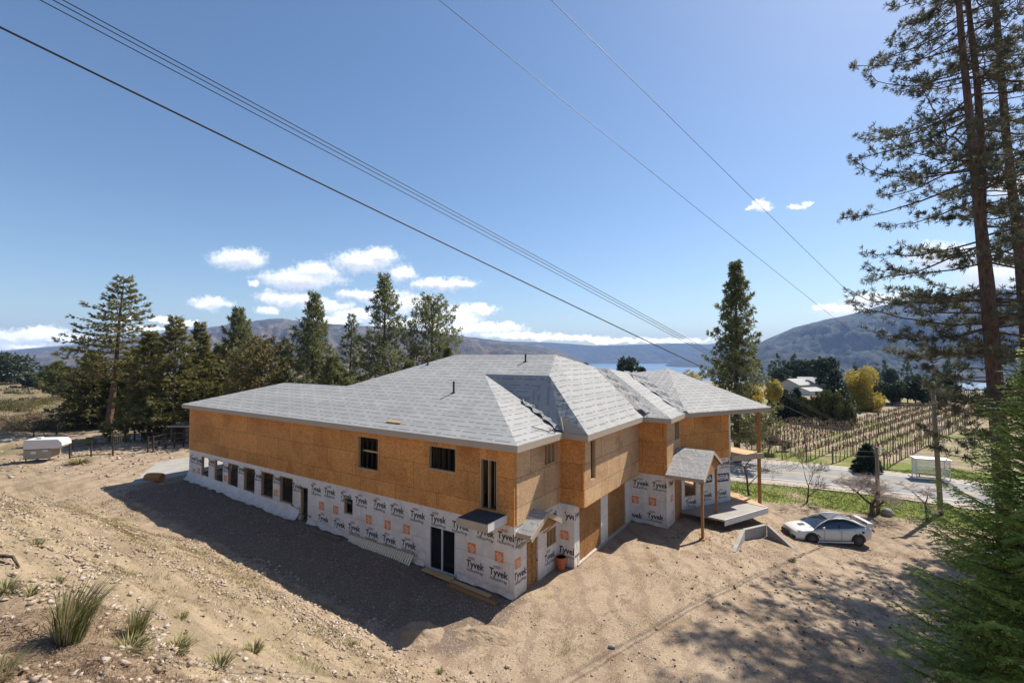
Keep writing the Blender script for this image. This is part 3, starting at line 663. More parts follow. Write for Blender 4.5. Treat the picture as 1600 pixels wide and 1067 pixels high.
# loose skirt of wrap at the foot of the long wall
def skirt(fr, u0, u1, z0=.55, out=.22, seed=1, dz=0.):
    n = int((u1-u0)/.12)+2; k = 7; V = []
    us = np.linspace(u0, u1, n); gl = [max(gz(fr(u, -.1, 0).x, fr(u, -.1, 0).y), dz) for u in us]
    for j in range(k):
        t_ = j/(k-1); zz = z0*(1-t_)+dz*t_
        for i, u in enumerate(us):
            w = (.012+.04*t_)*(math.sin(u*5.1+j*.7+seed)*.5+math.sin(u*2.3+1.7*math.sin(u*.9))*.8)+.04*t_*float(fbm(np.array([u*2.2]), np.array([j*.6]), seed)[0])
            p = fr(u, -(.02+out*t_*t_+max(w, -.015-out*t_*t_*.8)), gl[i]+z0*(1-t_)-.05*t_*math.sin(u*1.3+seed)+.05*t_*float(fbm(np.array([u*1.1]), np.array([3.]), seed+3)[0]))
            if t_ == 1: p.z = gz(p.x, p.y)+.02+.05*abs(math.sin(u*3.1+seed))
            V.append(p)
    mb = MB()
    for j in range(k-1):
        for i in range(n-1):
            q0 = [V[j*n+i], V[j*n+i+1], V[(j+1)*n+i+1], V[(j+1)*n+i]]; z_ = [z0*(1-jj/(k-1)) for jj in (j, j, j+1, j+1)]
            mb.face(q0, 0, [(us[i], z_[0]), (us[i+1], z_[1]), (us[i+1], z_[2]), (us[i], z_[3])])
    mb.build('wrap_skirt', M['wrap'], house, smooth=True)
skirt(fL(0), 15.1, 29.4, .6, .42, 1); skirt(fL(0), 5.0, 14.2, .3, .16, 2); skirt(fL(0), 0, 3.0, .25, .1, 3); skirt(fL(11.8), -2.95, -.8, .2, .2, 4, -.4)

# ---- printing on the wrap
def textgeo(body, size, italic=0., ax=1.):
    cu = bpy.data.curves.new('t', 'FONT'); cu.body = body; cu.size = size; cu.align_x = 'CENTER'; cu.align_y = 'CENTER'; cu.resolution_u = 2
    cu.offset = size*.026
    o = bpy.data.objects.new('t', cu); COL.objects.link(o); bpy.context.view_layer.update()
    me = bpy.data.meshes.new_from_object(o); V = [(v.co.x*ax+italic*v.co.y, v.co.y) for v in me.vertices]; Fc = [tuple(p.vertices) for p in me.polygons]
    bpy.data.objects.remove(o); bpy.data.curves.remove(cu); bpy.data.meshes.remove(me); return V, Fc
G_T = textgeo('Tyvek', .42, .05, .92); G_H = textgeo('HomeWrap', .19, 0, .95); G_D = textgeo('DUPONT', .075)
G_HD = [textgeo(s_, .115, 0, .8) for s_ in ('THE', 'HOME', 'DEPOT')]; G_R = textgeo('RONA', .34, 0, 1.1)
class Print:
    def __init__(s, fr, flip): s.fr = fr; s.flip = flip; s.mb = MB()
    def put(s, geo, u, z, mi, d, rot=0., dx=0., dy=0., lim=None):
        V, Fc = geo; u += .05*math.sin(u*7.3+z*3); z += .03*math.sin(u*3.1+1); rot += .022*math.sin(u*5.7+z); ca, sa = math.cos(rot), math.sin(rot)
        P = []
        for x, y in V:
            x += dx; y += dy; x, y = x*ca-y*sa, x*sa+y*ca; uu = u+(-x if s.flip else x)
            if lim: uu = min(max(uu, lim[0]), lim[1])
            P.append(s.fr(uu, -d, z+y))
        for f_ in Fc: s.mb.face([P[i] for i in (f_ if not s.flip else f_)], mi)
    def rect(s, u, z, w, h, mi, d, rot=0.): s.put(([(-w/2, -h/2), (w/2, -h/2), (w/2, h/2), (-w/2, h/2)], [(0, 1, 2, 3)]), u, z, mi, d, rot)
    def tyvek(s, u, z, lim=None, sc=1.):
        s.put(G_T, u, z, 0, .006, 0, lim=lim); s.put(G_H, u, z-.27, 1, .006, lim=lim)
        ring = [(.2*math.cos(t_), .055*math.sin(t_)) for t_ in np.linspace(0, 2*math.pi, 17)[:-1]]; inn = [(x*.86, y*.72) for x, y in ring]; n = 16
        s.put((ring+inn, [(i, (i+1) % n, n+(i+1) % n, n+i) for i in range(n)]), u-.12 if not s.flip else u+.12, z+.25, 2, .006, lim=lim)
        s.put(G_D, u-.12 if not s.flip else u+.12, z+.25, 2, .007, lim=lim)
    def depot(s, u, z, w=.44):
        s.rect(u, z, w, w, 3, .006)
        for k, gg in enumerate(G_HD): s.put(gg, u, z, 4, .009, math.radians(42), 0, .115-.115*k)
    def rona(s, u, z):
        s.rect(u, z, 1.2, .42, 5, .006); s.put(G_R, u, z, 4, .009)
    def build(s): s.mb.build('printed_lettering', [M['ink'], M['ink_grey'], M['ink_red'], M['ink_orange'], M['ink_white'], M['ink_navy']], house)
P = Print(fL(0), True); PD = 1.335
def clear(u, z, hw, hh, ops): return not any(u+hw > a and u-hw < b and z+hh > c and z-hh < d for a, b, c, d in ops)
for k in range(-1, 11):
    u = .2+PD*k
    if k == 0: u = .42
    if k >= 0 and clear(u, 2.38, .35, .1, [(14.2, 15.1, 0, 2.4)]): P.tyvek(u, 2.42, lim=(.02, 29))
for k in range(0, 11):
    u = .82+1.355*k
    if u > .1 and clear(u, 1.56, .2, .2, opsL): P.depot(u, 1.56)
for k in range(0, 11):
    u = .76+PD*k
    if clear(u, .85, .45, .3, opsL): P.tyvek(u, .86)
for k, (a, b) in enumerate(low_w+[(14.28, 14.95)]):
    g_ = b+.38 if k < 7 else 0
    u = b+.36
    if k: u = (b+low_w[k-1][0])/2
    P.put(G_T, u, 2.45 if k % 2 else 2.3, 0, .006); P.put(G_H, u, 2.2 if k % 2 else 2.05, 1, .006)
    if k in (2, 5, 0): P.depot(u, 1.55, .4)
    P.put(G_H, u-.3, .72, 1, .006); P.put(G_H, u-1.0, .74, 0, .006)
P.tyvek(28.8, 2.3); P.depot(28.6, 1.35, .4); P.put(G_T, 15.45, 1.0, 0, .006); P.put(G_H, 15.45, .75, 1, .006)
P.build()
P = Print(fR(0), False); P.tyvek(.42, 2.32, lim=(.02, .93)); P.depot(.27, 1.35, .42); P.put(G_T, .45, .85, 0, .006, lim=(.02, .93)); P.put(G_H, .5, .58, 1, .006, lim=(.02, .93)); P.tyvek(3.0, .75); P.tyvek(3.2, 2.55); P.build()
P = Print(fL(3.9), True); P.depot(-.33, 1.45, .42); P.put(G_T, -.4, .75, 0, .006, lim=(-.78, -.02)); P.put(G_H, -.4, .48, 1, .006, lim=(-.78, -.02)); P.put(G_T, -.62, 2.4, 0, .006, lim=(-.79, -.3)); P.build()
P = Print(fR(-.8), False); P.put(G_T, 4.22, 2.4, 0, .006, lim=(3.95, 4.42)); P.put(G_T, 7.6, 2.75, 0, .006, lim=(7.2, 7.95)); P.put(G_H, 4.2, .5, 0, .006, lim=(3.95, 4.42)); P.build()
P = Print(fL(11.8), True); P.tyvek(-1.35, 2.3); P.tyvek(-2.55, 2.35, lim=(-2.89, -1.9)); P.depot(-1.02, 1.3, .42); P.depot(-2.1, 1.3, .46); P.tyvek(-2.15, .45); P.put(G_T, -.95, .35, 0, .006); P.build()
P = Print(fR(-2.9), False); P.put(G_T, 12.7, 2.3, 0, .006); P.depot(12.9, 1.4, .4); P.depot(13.2, .5, .3); P.build()
P = Print(fW(0), False)
for u in (2.5, 4.05): P.tyvek(u, 2.7)
for u in (.85, 2.2, 3.75): (P.rona(u, 1.85) if u > 1 else P.rona(.95, 2.32) if False else None)
P.rona(2.2, 1.78); P.rona(3.75, 1.72); P.tyvek(.85, .55); P.tyvek(2.3, .75); P.tyvek(3.75, .75); P.rect(.72, 1.2, .68, .36, 5, .0061) if False else None; P.build()

# ---- roof
E = 6.34; PA = .41
def rp(a, b, z): return hp(a, b, z)
e0 = rp(-.42, -.42, E); e1 = rp(29.8, -.42, E); e2 = rp(29.8, 7.6, E); rl1 = rp(22.9, 3.59, E+PA*4.01); rl2 = rp(15.6, 3.59, E+PA*4.01)
R0 = rp(10.6, 8.6, E+PA*9.02); R1 = rp(2.7, 8.6, E+PA*9.02)
V1 = rp(5.95, 5.83, E+PA*6.25); V2 = rp(1.6, 5.83, E+PA*6.25); V3 = rp(2.6, 4.9, E+PA*3.02)
v4 = rp(-.42, 3.55, E); v5 = rp(-1.68, 3.55, E); E3 = rp(-1.68, 11.45, E); W1 = rp(1.8, 12.2, E+2.92)
E3b = rp(-1.68, 11.38, E); E5 = rp(-3.32, 11.38, E); W2 = rp(3.1, 17.8, E+2.68); E6 = rp(-3.32, 14.55, E); W3 = rp(2.2, 20.1, E+2.26)
g1 = rp(19.6, 7.6, E); g2 = rp(19.6, 17.6, E); g3 = rp(5, 17.6, E)
def wq(t, d, z): p = E6.xy+WV*t+WB*d; return Vector((p.x, p.y, z))
E7 = wq(.45, 0, E); E8 = wq(8.25, 0, E); W4 = wq(4.7, 6.3, E+.42*6.3); E9 = wq(8.25, 12.4, E); E10 = wq(.5, 12.4, E)
def facet(name, pts, eave, mt='roof', th=.02, parent=house):
    """roof plane with texture coordinates running along its eave"""
    mb = MB(); u = Vector(eave); u.z = 0; u.normalize()
    n = (pts[1]-pts[0]).cross(pts[2]-pts[0])
    if n.z < 0: pts = pts[::-1]; n = -n
    v = n.normalized().cross(u)
    if v.z < 0: v = -v
    mb.face(pts, 0, [(p.dot(u), p.dot(v)) for p in pts])
    return mb.build(name, M[mt], parent)
Ld = LV.to_3d(); Rd = RV.to_3d(); Wd = WV.to_3d()
facet('roof', [e0, e1, rl1, rl2, R0, R1, V2, V1], Ld)
facet('roof', [e1, e2, rl1], Rd); facet('roof', [e2, g1, rl2, rl1], Ld); facet('roof', [g1, g2, R0, rl2], Rd); facet('roof', [g2, g3, R1, R0], Ld)
facet('roof', [e0, V1, V3, v4], Rd, 'roof'); facet('roof', [V1, V2, V3], Ld, 'roof2'); facet('roof', [v4, V3, V2], (.8, 1.6, 0), 'roof2'); facet('roof', [v4, V2, v5], (.8, 1.6, 0), 'roof2')
facet('roof', [R1, V2, v5, rp(-1.68, 7.6, E)], Rd) if False else None
facet('roof', [R1, V2, v5], Rd); facet('roof', [R1, v5, E3, W1], Rd)
W2l = rp(-.3+3.4, 17.8, E+2.68)
facet('roof', [E3b, E5, W2, rp(5.5, 17.8, E+2.68), rp(5.5, 11.38, E)], Ld, 'roof2')
facet('roof', [W1, rp(5.5, 17.8, E+2.6), g3, R1], Ld); facet('roof', [rp(5.5, 17.8, E+2.68), g3, rp(2.2, 22, E), W3, W2], Ld)
facet('roof', [E5, E6, W3, W2], Rd, 'roof2'); facet('roof', [E6, E7, W4, W3], (.8, 1.6, 0), 'roof2'); facet('roof', [E7, E8, W4], Wd)
facet('roof', [E8, E9, W4], WB.to_3d()); facet('roof', [E9, E10, W4], Wd); facet('roof', [E10, W3, W4], WB.to_3d())
gb = MB(); gb.face([E3, W1, rp(1.8, 12.2, E), rp(-1.6, 11.5, E-.02)]); gb.build('roof_gable_end', M['osb'], house)
# deck thickness shows as a fascia board round the eaves
FH = .27
def fascia(p, q_, nm='fascia', inset=.0):
    mb = MB(); d = (q_-p).normalized(); nrm = Vector((d.y, -d.x, 0))
    mb.box(Vector((p.x, p.y, E-.012-FH)), (q_-p)*Vector((1, 1, 0)), -nrm*.045, (0, 0, FH), 0, (0, 0)); mb.build(nm, M['fascia'], house)
eaves = [e1, e0, v4, v5, E3b, E5, E6, E8, E9, E10]
for p, q_ in zip(eaves[:-1], eaves[1:]): fascia(p, q_)
fascia(e2, e1); fascia(g1, e2); fascia(g2, g1); fascia(g3, g2)
# eave soffit
def soff(pts, nm='soffit'):
    mb = MB(); mb.face([Vector((p.x, p.y, E-.25)) for p in pts]); mb.build(nm, M['osb'], house)
soff([e1, e0, hp(.05, .05), hp(29.3, .05)]); soff([e0, v4, hp(.1, 3.9), hp(.1, 0.05)]); soff([v5, E3b, hp(-1.2, 11.7), hp(-1.2, 4)]); soff([v4, v5, hp(-1.2, 4.0), hp(0, 4.0)])
soff([E3b, E5, hp(-2.85, 11.85), hp(-1.2, 11.85)]); soff([E5, E6, hp(-2.85, 14.9), hp(-2.85, 11.85)]); soff([E6, E8, E9, E10])
# pale rake board where the garage roof starts
rk = MB(); rk.beam(v4+Vector((0, 0, .04)), v4.lerp(V2, .16)+Vector((0, 0, .22)), .05, .20); rk.face([v4+Vector((0, 0, .02)), v5+Vector((.02, 0, .02)), v4.lerp(V2, .16)+Vector((0, 0, .30))]); rk.build('rake_board', M['fascia'], house)
# loose flaps of membrane over the valleys
def strip(p, q_, w, seed, mt='roof2', lift=.05, name='membrane_flap'):
    n = 26; mb = MB(); d = (q_-p); s_ = d.cross(Vector((0, 0, 1))).normalized(); rows = []
    for i in range(n+1):
        t_ = i/n; c_ = p+d*t_; row = []
        for j in range(6):
            x = (j/5-.5)*w*(1+.25*math.sin(i*.9+seed)); row.append(c_+s_*x+Vector((0, 0, lift+.06*math.sin(i*1.1+j*1.3+seed)+.05*float(fbm(np.array([i*.5]), np.array([j*.9]), seed)[0])+abs(x)*.16)))
        rows.append(row)
    for i in range(n):
        for j in range(5): mb.face([rows[i][j], rows[i+1][j], rows[i+1][j+1], rows[i][j+1]], 0, [(i*.4, j*.25), (i*.4+.4, j*.25), (i*.4+.4, j*.25+.25), (i*.4, j*.25+.25)])
    mb.build(name, M[mt], house, smooth=True)
strip(E6+Vector((0, .1, .02)), W3, .9, 3, lift=.10); strip(E3b+Rd*.5-Ld*.2+Vector((0, 0, .12)), W1+Rd*.9+Vector((0, 0, -.3)), .8, 5, lift=.08); strip(v4+Vector((0, 0, .03)), V3, .6, 7, lift=.07)
# vent pipes
def on_main(a, b): return rp(a, b, E+PA*(b+.42))
for nm, p, h_ in (('vent_pipe', on_main(6.3, 3.5), .62), ('vent_pipe', on_main(4.2, 7.6), .45), ('vent_pipe', on_main(11.6, 7.0), .4)):
    vb = MB(); vb.tube([p-Vector((0, 0, .1)), p+Vector((0, 0, .02)), p+Vector((0, 0, .03)), p+Vector((0, 0, h_))], [.16, .13, .055, .055], 10); vb.build(nm, M['black_metal'], house)
# loose lumber scraps left on the roof
sc = MB(); p = on_main(6.9, .15); sc.box(p+Vector((0, 0, .01)), Ld*1.0, (Rd+Vector((0, 0, PA)))*.16, (0, 0, .05)); tag(sc.build('board_offcut', M['lumber']), 'short pale board lying on the grey roof above the front eave', 'board')
sc = MB(); p = rp(1.3, 12.0, E+2.45); sc.box(p, Ld*.45, (Rd)*.2, (0, 0, .05)); tag(sc.build('board_offcut', M['post']), 'small rusty brown scrap near the top edge of the bright roof slope', 'board')
# coil of strap on the eave corner
cb = MB(); cen = rp(-.15, 2.9, E+.15); pts = [cen+Ld*(.22*math.cos(t_))*(.8)+Rd*.22*math.sin(t_)+Vector((0, 0, .05*math.sin(t_*2))) for t_ in np.linspace(0, 11, 40)]; cb.tube(pts+[cen+Rd*-.9+Ld*.5+Vector((0, 0, .25))], [.022]*41, 5)
tag(cb.build('coiled_strap', M['black_metal']), 'black coiled strap lying at the roof edge beside the valley', 'strap')

# balcony ledge under the upper door
lg = MB(); o = hp(.35, -1.38, 3.02); lg.box(o, hp(1.9, 0, 0)-hp(.35, 0, 0), hp(0, 1.34, 0)-hp(0, 0, 0), (0, 0, .33)); led = lg.build('balcony', M['fascia'], house)
lt = MB(); o = hp(.37, -1.36, 3.354); lt.box(o, hp(1.88, 0, 0)-hp(.37, 0, 0), hp(0, 1.32, 0)-hp(0, 0, 0), (0, 0, .012)); lt.build('balcony_membrane', M['black_mem'], led)
lw = MB(); o = hp(.345, -1.382, 3.05); lw.box(o, hp(.33, 0, 0)-hp(.35, 0, 0), hp(0, 1.34, 0)-hp(0, 0, 0), (0, 0, .33)); lw.build('balcony_edge', M['white_trim'], led)
# small gabled canopy over the side door
def canopy(af, ab_, bl, br_, zr, ze_, fr, name='canopy', label=None):
    """gable canopy: front/back along the a axis, ridge midway between bl and br_"""
    bm_ = (bl+br_)/2
    P_ = {k: hp(a, b, z) for k, (a, b, z) in dict(fl=(af, bl, ze_), bl=(ab_, bl, ze_), fr=(af, br_, ze_), br=(ab_, br_, ze_), fp=(af, bm_, zr), bp=(ab_, bm_, zr)).items()}
    root = MB(); root.face([P_['fl'], P_['fp'], P_['bp'], P_['bl']], 0, [(0, 0), (0, (P_['fp']-P_['fl']).length), (ab_-af, (P_['fp']-P_['fl']).length), (ab_-af, 0)])
    root.face([P_['fr'], P_['br'], P_['bp'], P_['fp']], 0, [(0, 0), (ab_-af, 0), (ab_-af, 2), (0, 2)]); r = root.build(name, M['roof2'], house)
    rb = MB(); dn = Vector((0, 0, -.10)); of = -Ld*.03
    for s_, t_ in (('fp', 'fl'), ('fp', 'fr')): rb.beam(P_[s_]+dn+of, P_[t_]+dn+of+(P_[t_]-P_[s_]).normalized()*.12, .05, .2)
    rb.build('barge_board', M['fascia'], r)
    for x_, y_ in (('fl', 'bl'), ('fr', 'br')): eb = MB(); eb.beam(P_[x_]+dn, P_[y_]+dn, .05, .2); eb.build('eave_board', M['fascia'], r)
    gbb = MB(); gbb.face([P_['fl']+Ld*.08+dn, P_['fr']+Ld*.08+dn, P_['fp']+Ld*.08+dn]); gbb.build('gable_panel', M['post'], r)
    u_ = MB(); u_.face([P_['fl']+dn*.5, P_['bl']+dn*.5, P_['bp']+dn*.5, P_['fp']+dn*.5]); u_.face([P_['fr']+dn*.5, P_['fp']+dn*.5, P_['bp']+dn*.5, P_['br']+dn*.5]); u_.build('canopy_lining', M['osb'], r)
    return r
c1 = canopy(-.75, 0, .15, 2.65, 3.3, 2.68, None)
for b_ in (.35, 2.4): bk = MB(); bk.beam(hp(-.02, b_, 1.95), hp(-.68, b_, 2.62), .06, .06); bk.build('brace', M['lumber'], c1)
c2 = canopy(-5.06, -2.95, 11.35, 16.65, 4.28, 3.14, None)
for a_, b_ in ((-4.9, 11.6), (-4.9, 15.6)):
    pb = MB(); p = hp(a_, b_); z_ = gz(p.x, p.y); pb.cbox((p.x, p.y, z_+.02), .14, .14, 3.15-z_ if b_ < 12 else 3.4-z_, math.atan2(LV.y, LV.x)); pb.cbox((p.x, p.y, z_-.1), .5, .3, .17, math.atan2(RV.y, RV.x), 0); pb.build('canopy_post', M['post'], c2)
pb = MB(); pb.beam(hp(-4.9, 11.5, 3.05), hp(-4.9, 15.7, 3.05), .09, .2); pb.build('canopy_beam', M['fascia'], c2)
# red cord hanging by the entrance
rc = MB(); rc.tube([hp(-2.97, 12.3, 2.5), hp(-3.0, 12.7, 2.4), hp(-3.0, 13.1, 2.55), hp(-3.02, 13.6, 2.75)], [.02]*4, 5); tag(rc.build('red_cord', M['orange_hose']), 'red cord hanging across the wrap beside the entrance canopy', 'cord')

# porch of the turned wing: decks, tall corner post
dk = empty('porch', wp(5, 0), None); dk.parent = house; dk.location = wp(5, 0)-hp(0, 0); dk.name = 'porch'
def wslab(pts, z, th, mt, name):
    mb = MB(); c_ = [wp(*p) for p in pts]
    mb.face([(p.x, p.y, z) for p in c_], 0, pts); mb.face([(p.x, p.y, z-th) for p in reversed(c_)])
    for i in range(len(c_)):
        p, r = c_[i], c_[(i+1) % len(c_)]; mb.face([(p.x, p.y, z-th), (r.x, r.y, z-th), (r.x, r.y, z), (p.x, p.y, z)], 0, [(0, 0), (2, 0), (2, .3), (0, .3)])
    return mb.build(name, mt, dk)
wslab([(4.62, -.05), (7.35, -.3), (7.35, 7.5), (4.62, 7.5)], 3.17, .06, M['osb_lit'], 'upper_deck')
wslab([(4.60, -.15), (7.35, -.42), (7.35, -.32), (4.62, -.06)], 3.19, .38, M['fascia'], 'deck_beam'); wslab([(7.36, -.42), (7.45, -.42), (7.45, 7.5), (7.36, 7.5)], 3.19, .38, M['fascia'], 'deck_beam')
ldk = wslab([(-.2, -.05), (.91, -2.55), (5.34, -2.13), (6.36, .93), (7.0, 7.5), (4.7, 7.5), (4.7, -.02)], .16, .10, M['concrete'], 'lower_deck')
wslab([(.88, -2.6), (5.36, -2.18), (5.34, -2.13), (.91, -2.55)], .18, .36, M['white_trim'], 'deck_edge'); wslab([(5.37, -2.18), (6.41, .93), (6.36, .93), (5.35, -2.13)], .18, .36, M['white_trim'], 'deck_edge')
wslab([(4.72, .1), (5.35, -2.0), (6.3, .93), (6.9, 7.4), (4.74, 7.4)], .185, .015, M['osb_lit'], 'deck_board')
pp = MB(); p = wp(7.35, -.1); pp.cbox((p.x, p.y, -1.75), .17, .17, 7.8, math.atan2(WV.y, WV.x)); pp.build('porch_post', M['post'], dk)
pp = MB(); p = wp(7.35, 7.2); pp.cbox((p.x, p.y, -1.6), .17, .17, 7.6, math.atan2(WV.y, WV.x)); pp.build('porch_post', M['post'], dk)
# retaining wall
def rwall(pts, th=.2):
    mb = MB()
    for (x0, y0, t0, b0), (x1, y1, t1, b1) in zip(pts[:-1], pts[1:]):
        d = Vector((x1-x0, y1-y0, 0)).normalized(); n_ = Vector((-d.y, d.x, 0))*th
        p = [Vector((x0, y0, b0)), Vector((x1, y1, b1)), Vector((x1, y1, t1)), Vector((x0, y0, t0))]; r = [v+n_ for v in p]
        mb.face(p, 0, [(0, 0), (2, 0), (2, 1), (0, 1)]); mb.face(r[::-1]); mb.face([p[3], p[2], r[2], r[3]]); mb.face([p[0], p[3], r[3], r[0]]); mb.face([p[1], r[1], r[2], p[2]])
    return mb.build('retaining_wall', M['concrete'])
tag(rwall([(11.75, 25.1, -.33, -1.4), (13.4, 27.4, -.02, -1.5), (15.05, 28.2, -.02, -1.7)]), 'grey concrete retaining wall with a bent corner below the porch', 'wall')
tag(rwall([(15.08, 28.2, -.03, -1.9), (15.75, 26.6, -.85, -2.2)]), 'tapering shaded concrete wall running down from below the tall porch post', 'wall')

# ------------------------------------------------------------------ things round the house
# slatted lattice of lumber leaning at the wall foot
lad = MB()
for k in range(31):
    u = 5.7+(10.2-5.7)*k/30; lad.beam(hp(u, -.10, .52), hp(u, -.42, .10), .085, .04)
lad2 = empty('slatted_lumber_rack', hp(8, -.3), 'long pale rack of slats leaning against the foot of the wrapped wall', 'lumber rack')
M['pale'] = wood('pale_slats', (.90, .80, .62), (.82, .70, .50)); lad.build('slats', M['pale'], lad2); lr = MB(); lr.beam(hp(5.5, -.075, .54), hp(10.4, -.075, .54), .04, .06); lr.beam(hp(5.6, -.45, .10), hp(10.3, -.45, .10), .04, .06); lr.build('rail', M['lumber'], lad2)
def plank(p, q_, w, h_, mt, label, cat='plank', name='plank', group=None):
    mb = MB(); mb.beam(p, q_, w, h_, up=(0, 0, 1)); return tag(mb.build(name, mt), label, cat, group)
def gp(a, b, dz=0.): p = hp(a, b); return Vector((p.x, p.y, gz(p.x, p.y)+dz))
plank(gp(.9, -.45, .05), gp(4.0, -.35, .06), .22, .05, M['lumber'], 'longest pale plank at the foot of the patio door')
plank(gp(.4, -.75, .05), gp(2.9, -.72, .05), .2, .05, M['post'], 'brown plank in front of the pale one near the house corner')
plank(gp(3.0, -.42, .12), gp(4.7, -.4, .1), .3, .06, M['lumber'], 'wide short board forming a step under the patio door', 'board')
plank(gp(10.6, -.5, .06), gp(13.6, -.6, .05), .24, .07, M['oldwood'], 'weathered grey plank on shaded dirt beside the narrow doorway')
# black bin bag / plants by the doorway
pt = empty('flower_pot', gp(-.15, 3.45), 'orange terracotta pot standing in the wall corner by the side window', 'pot')
mb = MB(); p = gp(-.3, 3.5); mb.tube([p, p+Vector((0, 0, .03)), p+Vector((0, 0, .48)), p+Vector((0, 0, .49)), p+Vector((0, 0, .58)), p+Vector((0, 0, .58)), p+Vector((0, 0, .5))], [.02, .17, .23, .26, .265, .2, .19], 16); mb.build('pot', M['terracotta'], pt)
mb = MB(); mb.tube([p+Vector((0, 0, .505)), p+Vector((0, 0, .515))], [.19, .18], 12); mb.build('soil', M['dark_fence'], pt)
# stump at the far corner
mb = MB(); p = gp(30.2, -1.9); mb.tube([p+Vector((-.6, .1, .26)), p+Vector((-.2, 0, .3)), p+Vector((.3, 0, .3)), p+Vector((.55, 0, .28))], [.34, .37, .35, .33], 10); tag(mb.build('log_section', M['post']), 'cut log section lying at the far left corner of the house', 'log')
# ------------------------------------------------------------------ vegetation builders
def rvec(n, r): v = r.normal(size=(n, 3)); return v/np.linalg.norm(v, axis=1, keepdims=True)
def leaf_quads(c, d, up, ln, wd):
    """one narrow diamond per row: centre c, direction d, side vector from up"""
    s = np.cross(d, up); s /= np.linalg.norm(s, axis=1, keepdims=True)+1e-9
    ln = np.asarray(ln).reshape(-1, 1); wd = np.asarray(wd).reshape(-1, 1)
    v = np.stack([c-d*ln*.5, c+s*wd*.5, c+d*ln*.5, c-s*wd*.5], 1).reshape(-1, 3)
    return v, np.arange(len(v)).reshape(-1, 4)
def tufts(c, d, k, ln, wd, r, spread=.9):
    """k needles fanning out of each centre about direction d"""
    n = len(c); dd = np.repeat(d, k, 0)+rvec(n*k, r)*spread; dd /= np.linalg.norm(dd, axis=1, keepdims=True)
    L_ = ln*r.uniform(.7, 1.25, n*k); cc = np.repeat(c, k, 0)+dd*L_[:, None]*.5
    return leaf_quads(cc, dd, rvec(n*k, r), L_, np.full(n*k, wd))
def conifer(root, x, y, z0, Ht, R_, seed, mt, bark_, cb=.12, nb=120, cl=16, ln=.5, wd=.16, k=3, droop=-.15, up_tip=.25, prof='cone', gap=0., lean=(0, 0), trunk_r=None, jag=.3, limbs=True, spr=.85, top_r=.05, whorl=0, flatn=.05):
    r = np.random.default_rng(seed); tr = trunk_r or Ht*.017
    P0 = np.array([x, y, z0]); ln_v = np.array([lean[0], lean[1], 0.])
    def axis_pt(t): return P0+np.array([0, 0, Ht*t])+ln_v*t+np.array([math.sin(t*5+seed), math.cos(t*4+seed), 0])*.012*Ht*t*(1-t)*2
    tm = MB(); ts = np.linspace(-.02, 1, 11); tm.tube([axis_pt(t) for t in ts], [max(tr*(1-t)**.85*(1.25 if t < .02 else 1), .015) for t in ts], 8)
    cs_, ds_ = [], []
    for i in range(nb):
        t = cb+(1-cb)*((i+r.uniform(0, 1))/nb)**.92
        if whorl: t = cb+(1-cb)*(round((t-cb)/(1-cb)*whorl)+r.uniform(-.16, .16))/whorl
        t = min(max(t, cb), .985)
        s = (t-cb)/(1-cb)
        if gap and vn(np.array([t*11+seed]), np.array([(i*2.39996 % 6.2832)*.9]), seed)[0] < gap*1.15 and s < .8: continue
        if prof == 'cone': rad = (1-s)**.8*(.55+.45*min(1, s/.12+.3))
        elif prof == 'oval': rad = math.sin(math.pi*min(1, (s*.86+.10)))**.7
        elif prof == 'flat': rad = (1-s)**.55*(.5+.5*min(1, s*3))
        else: rad = (1-s**1.5)
        L_ = max(R_*rad*r.uniform(1-jag, 1.08), R_*top_r*2); ph = i*2.39996+r.uniform(-.5, .5)
        u = np.array([math.cos(ph), math.sin(ph), 0]); p0 = axis_pt(t)
        dr = droop*(1-s)+.55*s**2
        def bp(q_): return p0+u*L_*q_+np.array([0, 0, L_*(dr*q_+up_tip*q_*q_)])
        if limbs and L_ > .5: tm.tube([bp(0), bp(.5), bp(.93)], [max(.012, tr*.17*(1-s*.5)), max(.008, tr*.1), .006], 3, cap=False)
        m_ = max(3, int(cl*(L_/R_)**.8)); side = np.array([-u[1], u[0], 0])
        qs = 1-(1-.12)*r.uniform(0, 1, m_)**1.35; wdt = .30*L_*np.sin(np.pi*np.clip(qs*.8+.12, 0, 1))
        off = r.uniform(-1, 1, m_)*wdt
        cc = np.array([bp(q_) for q_ in qs])+side*off[:, None]+np.array([0, 0, 1])*(r.normal(0, flatn, m_)*L_*.6-.1*np.abs(off))[:, None]
        dd = u[None]*.8+side*(np.sign(off)*.7)[:, None]+np.array([0, 0, .15])+r.normal(0, .25, (m_, 3)); dd /= np.linalg.norm(dd, axis=1, keepdims=True)
        cs_.append(cc); ds_.append(dd)
    c_ = np.concatenate(cs_); d_ = np.concatenate(ds_)
    v, f = tufts(c_, d_, k, ln, wd, r, spr)
    tm.build('trunk', bark_, root, smooth=True); npmesh('crown', v, f, mt, root)
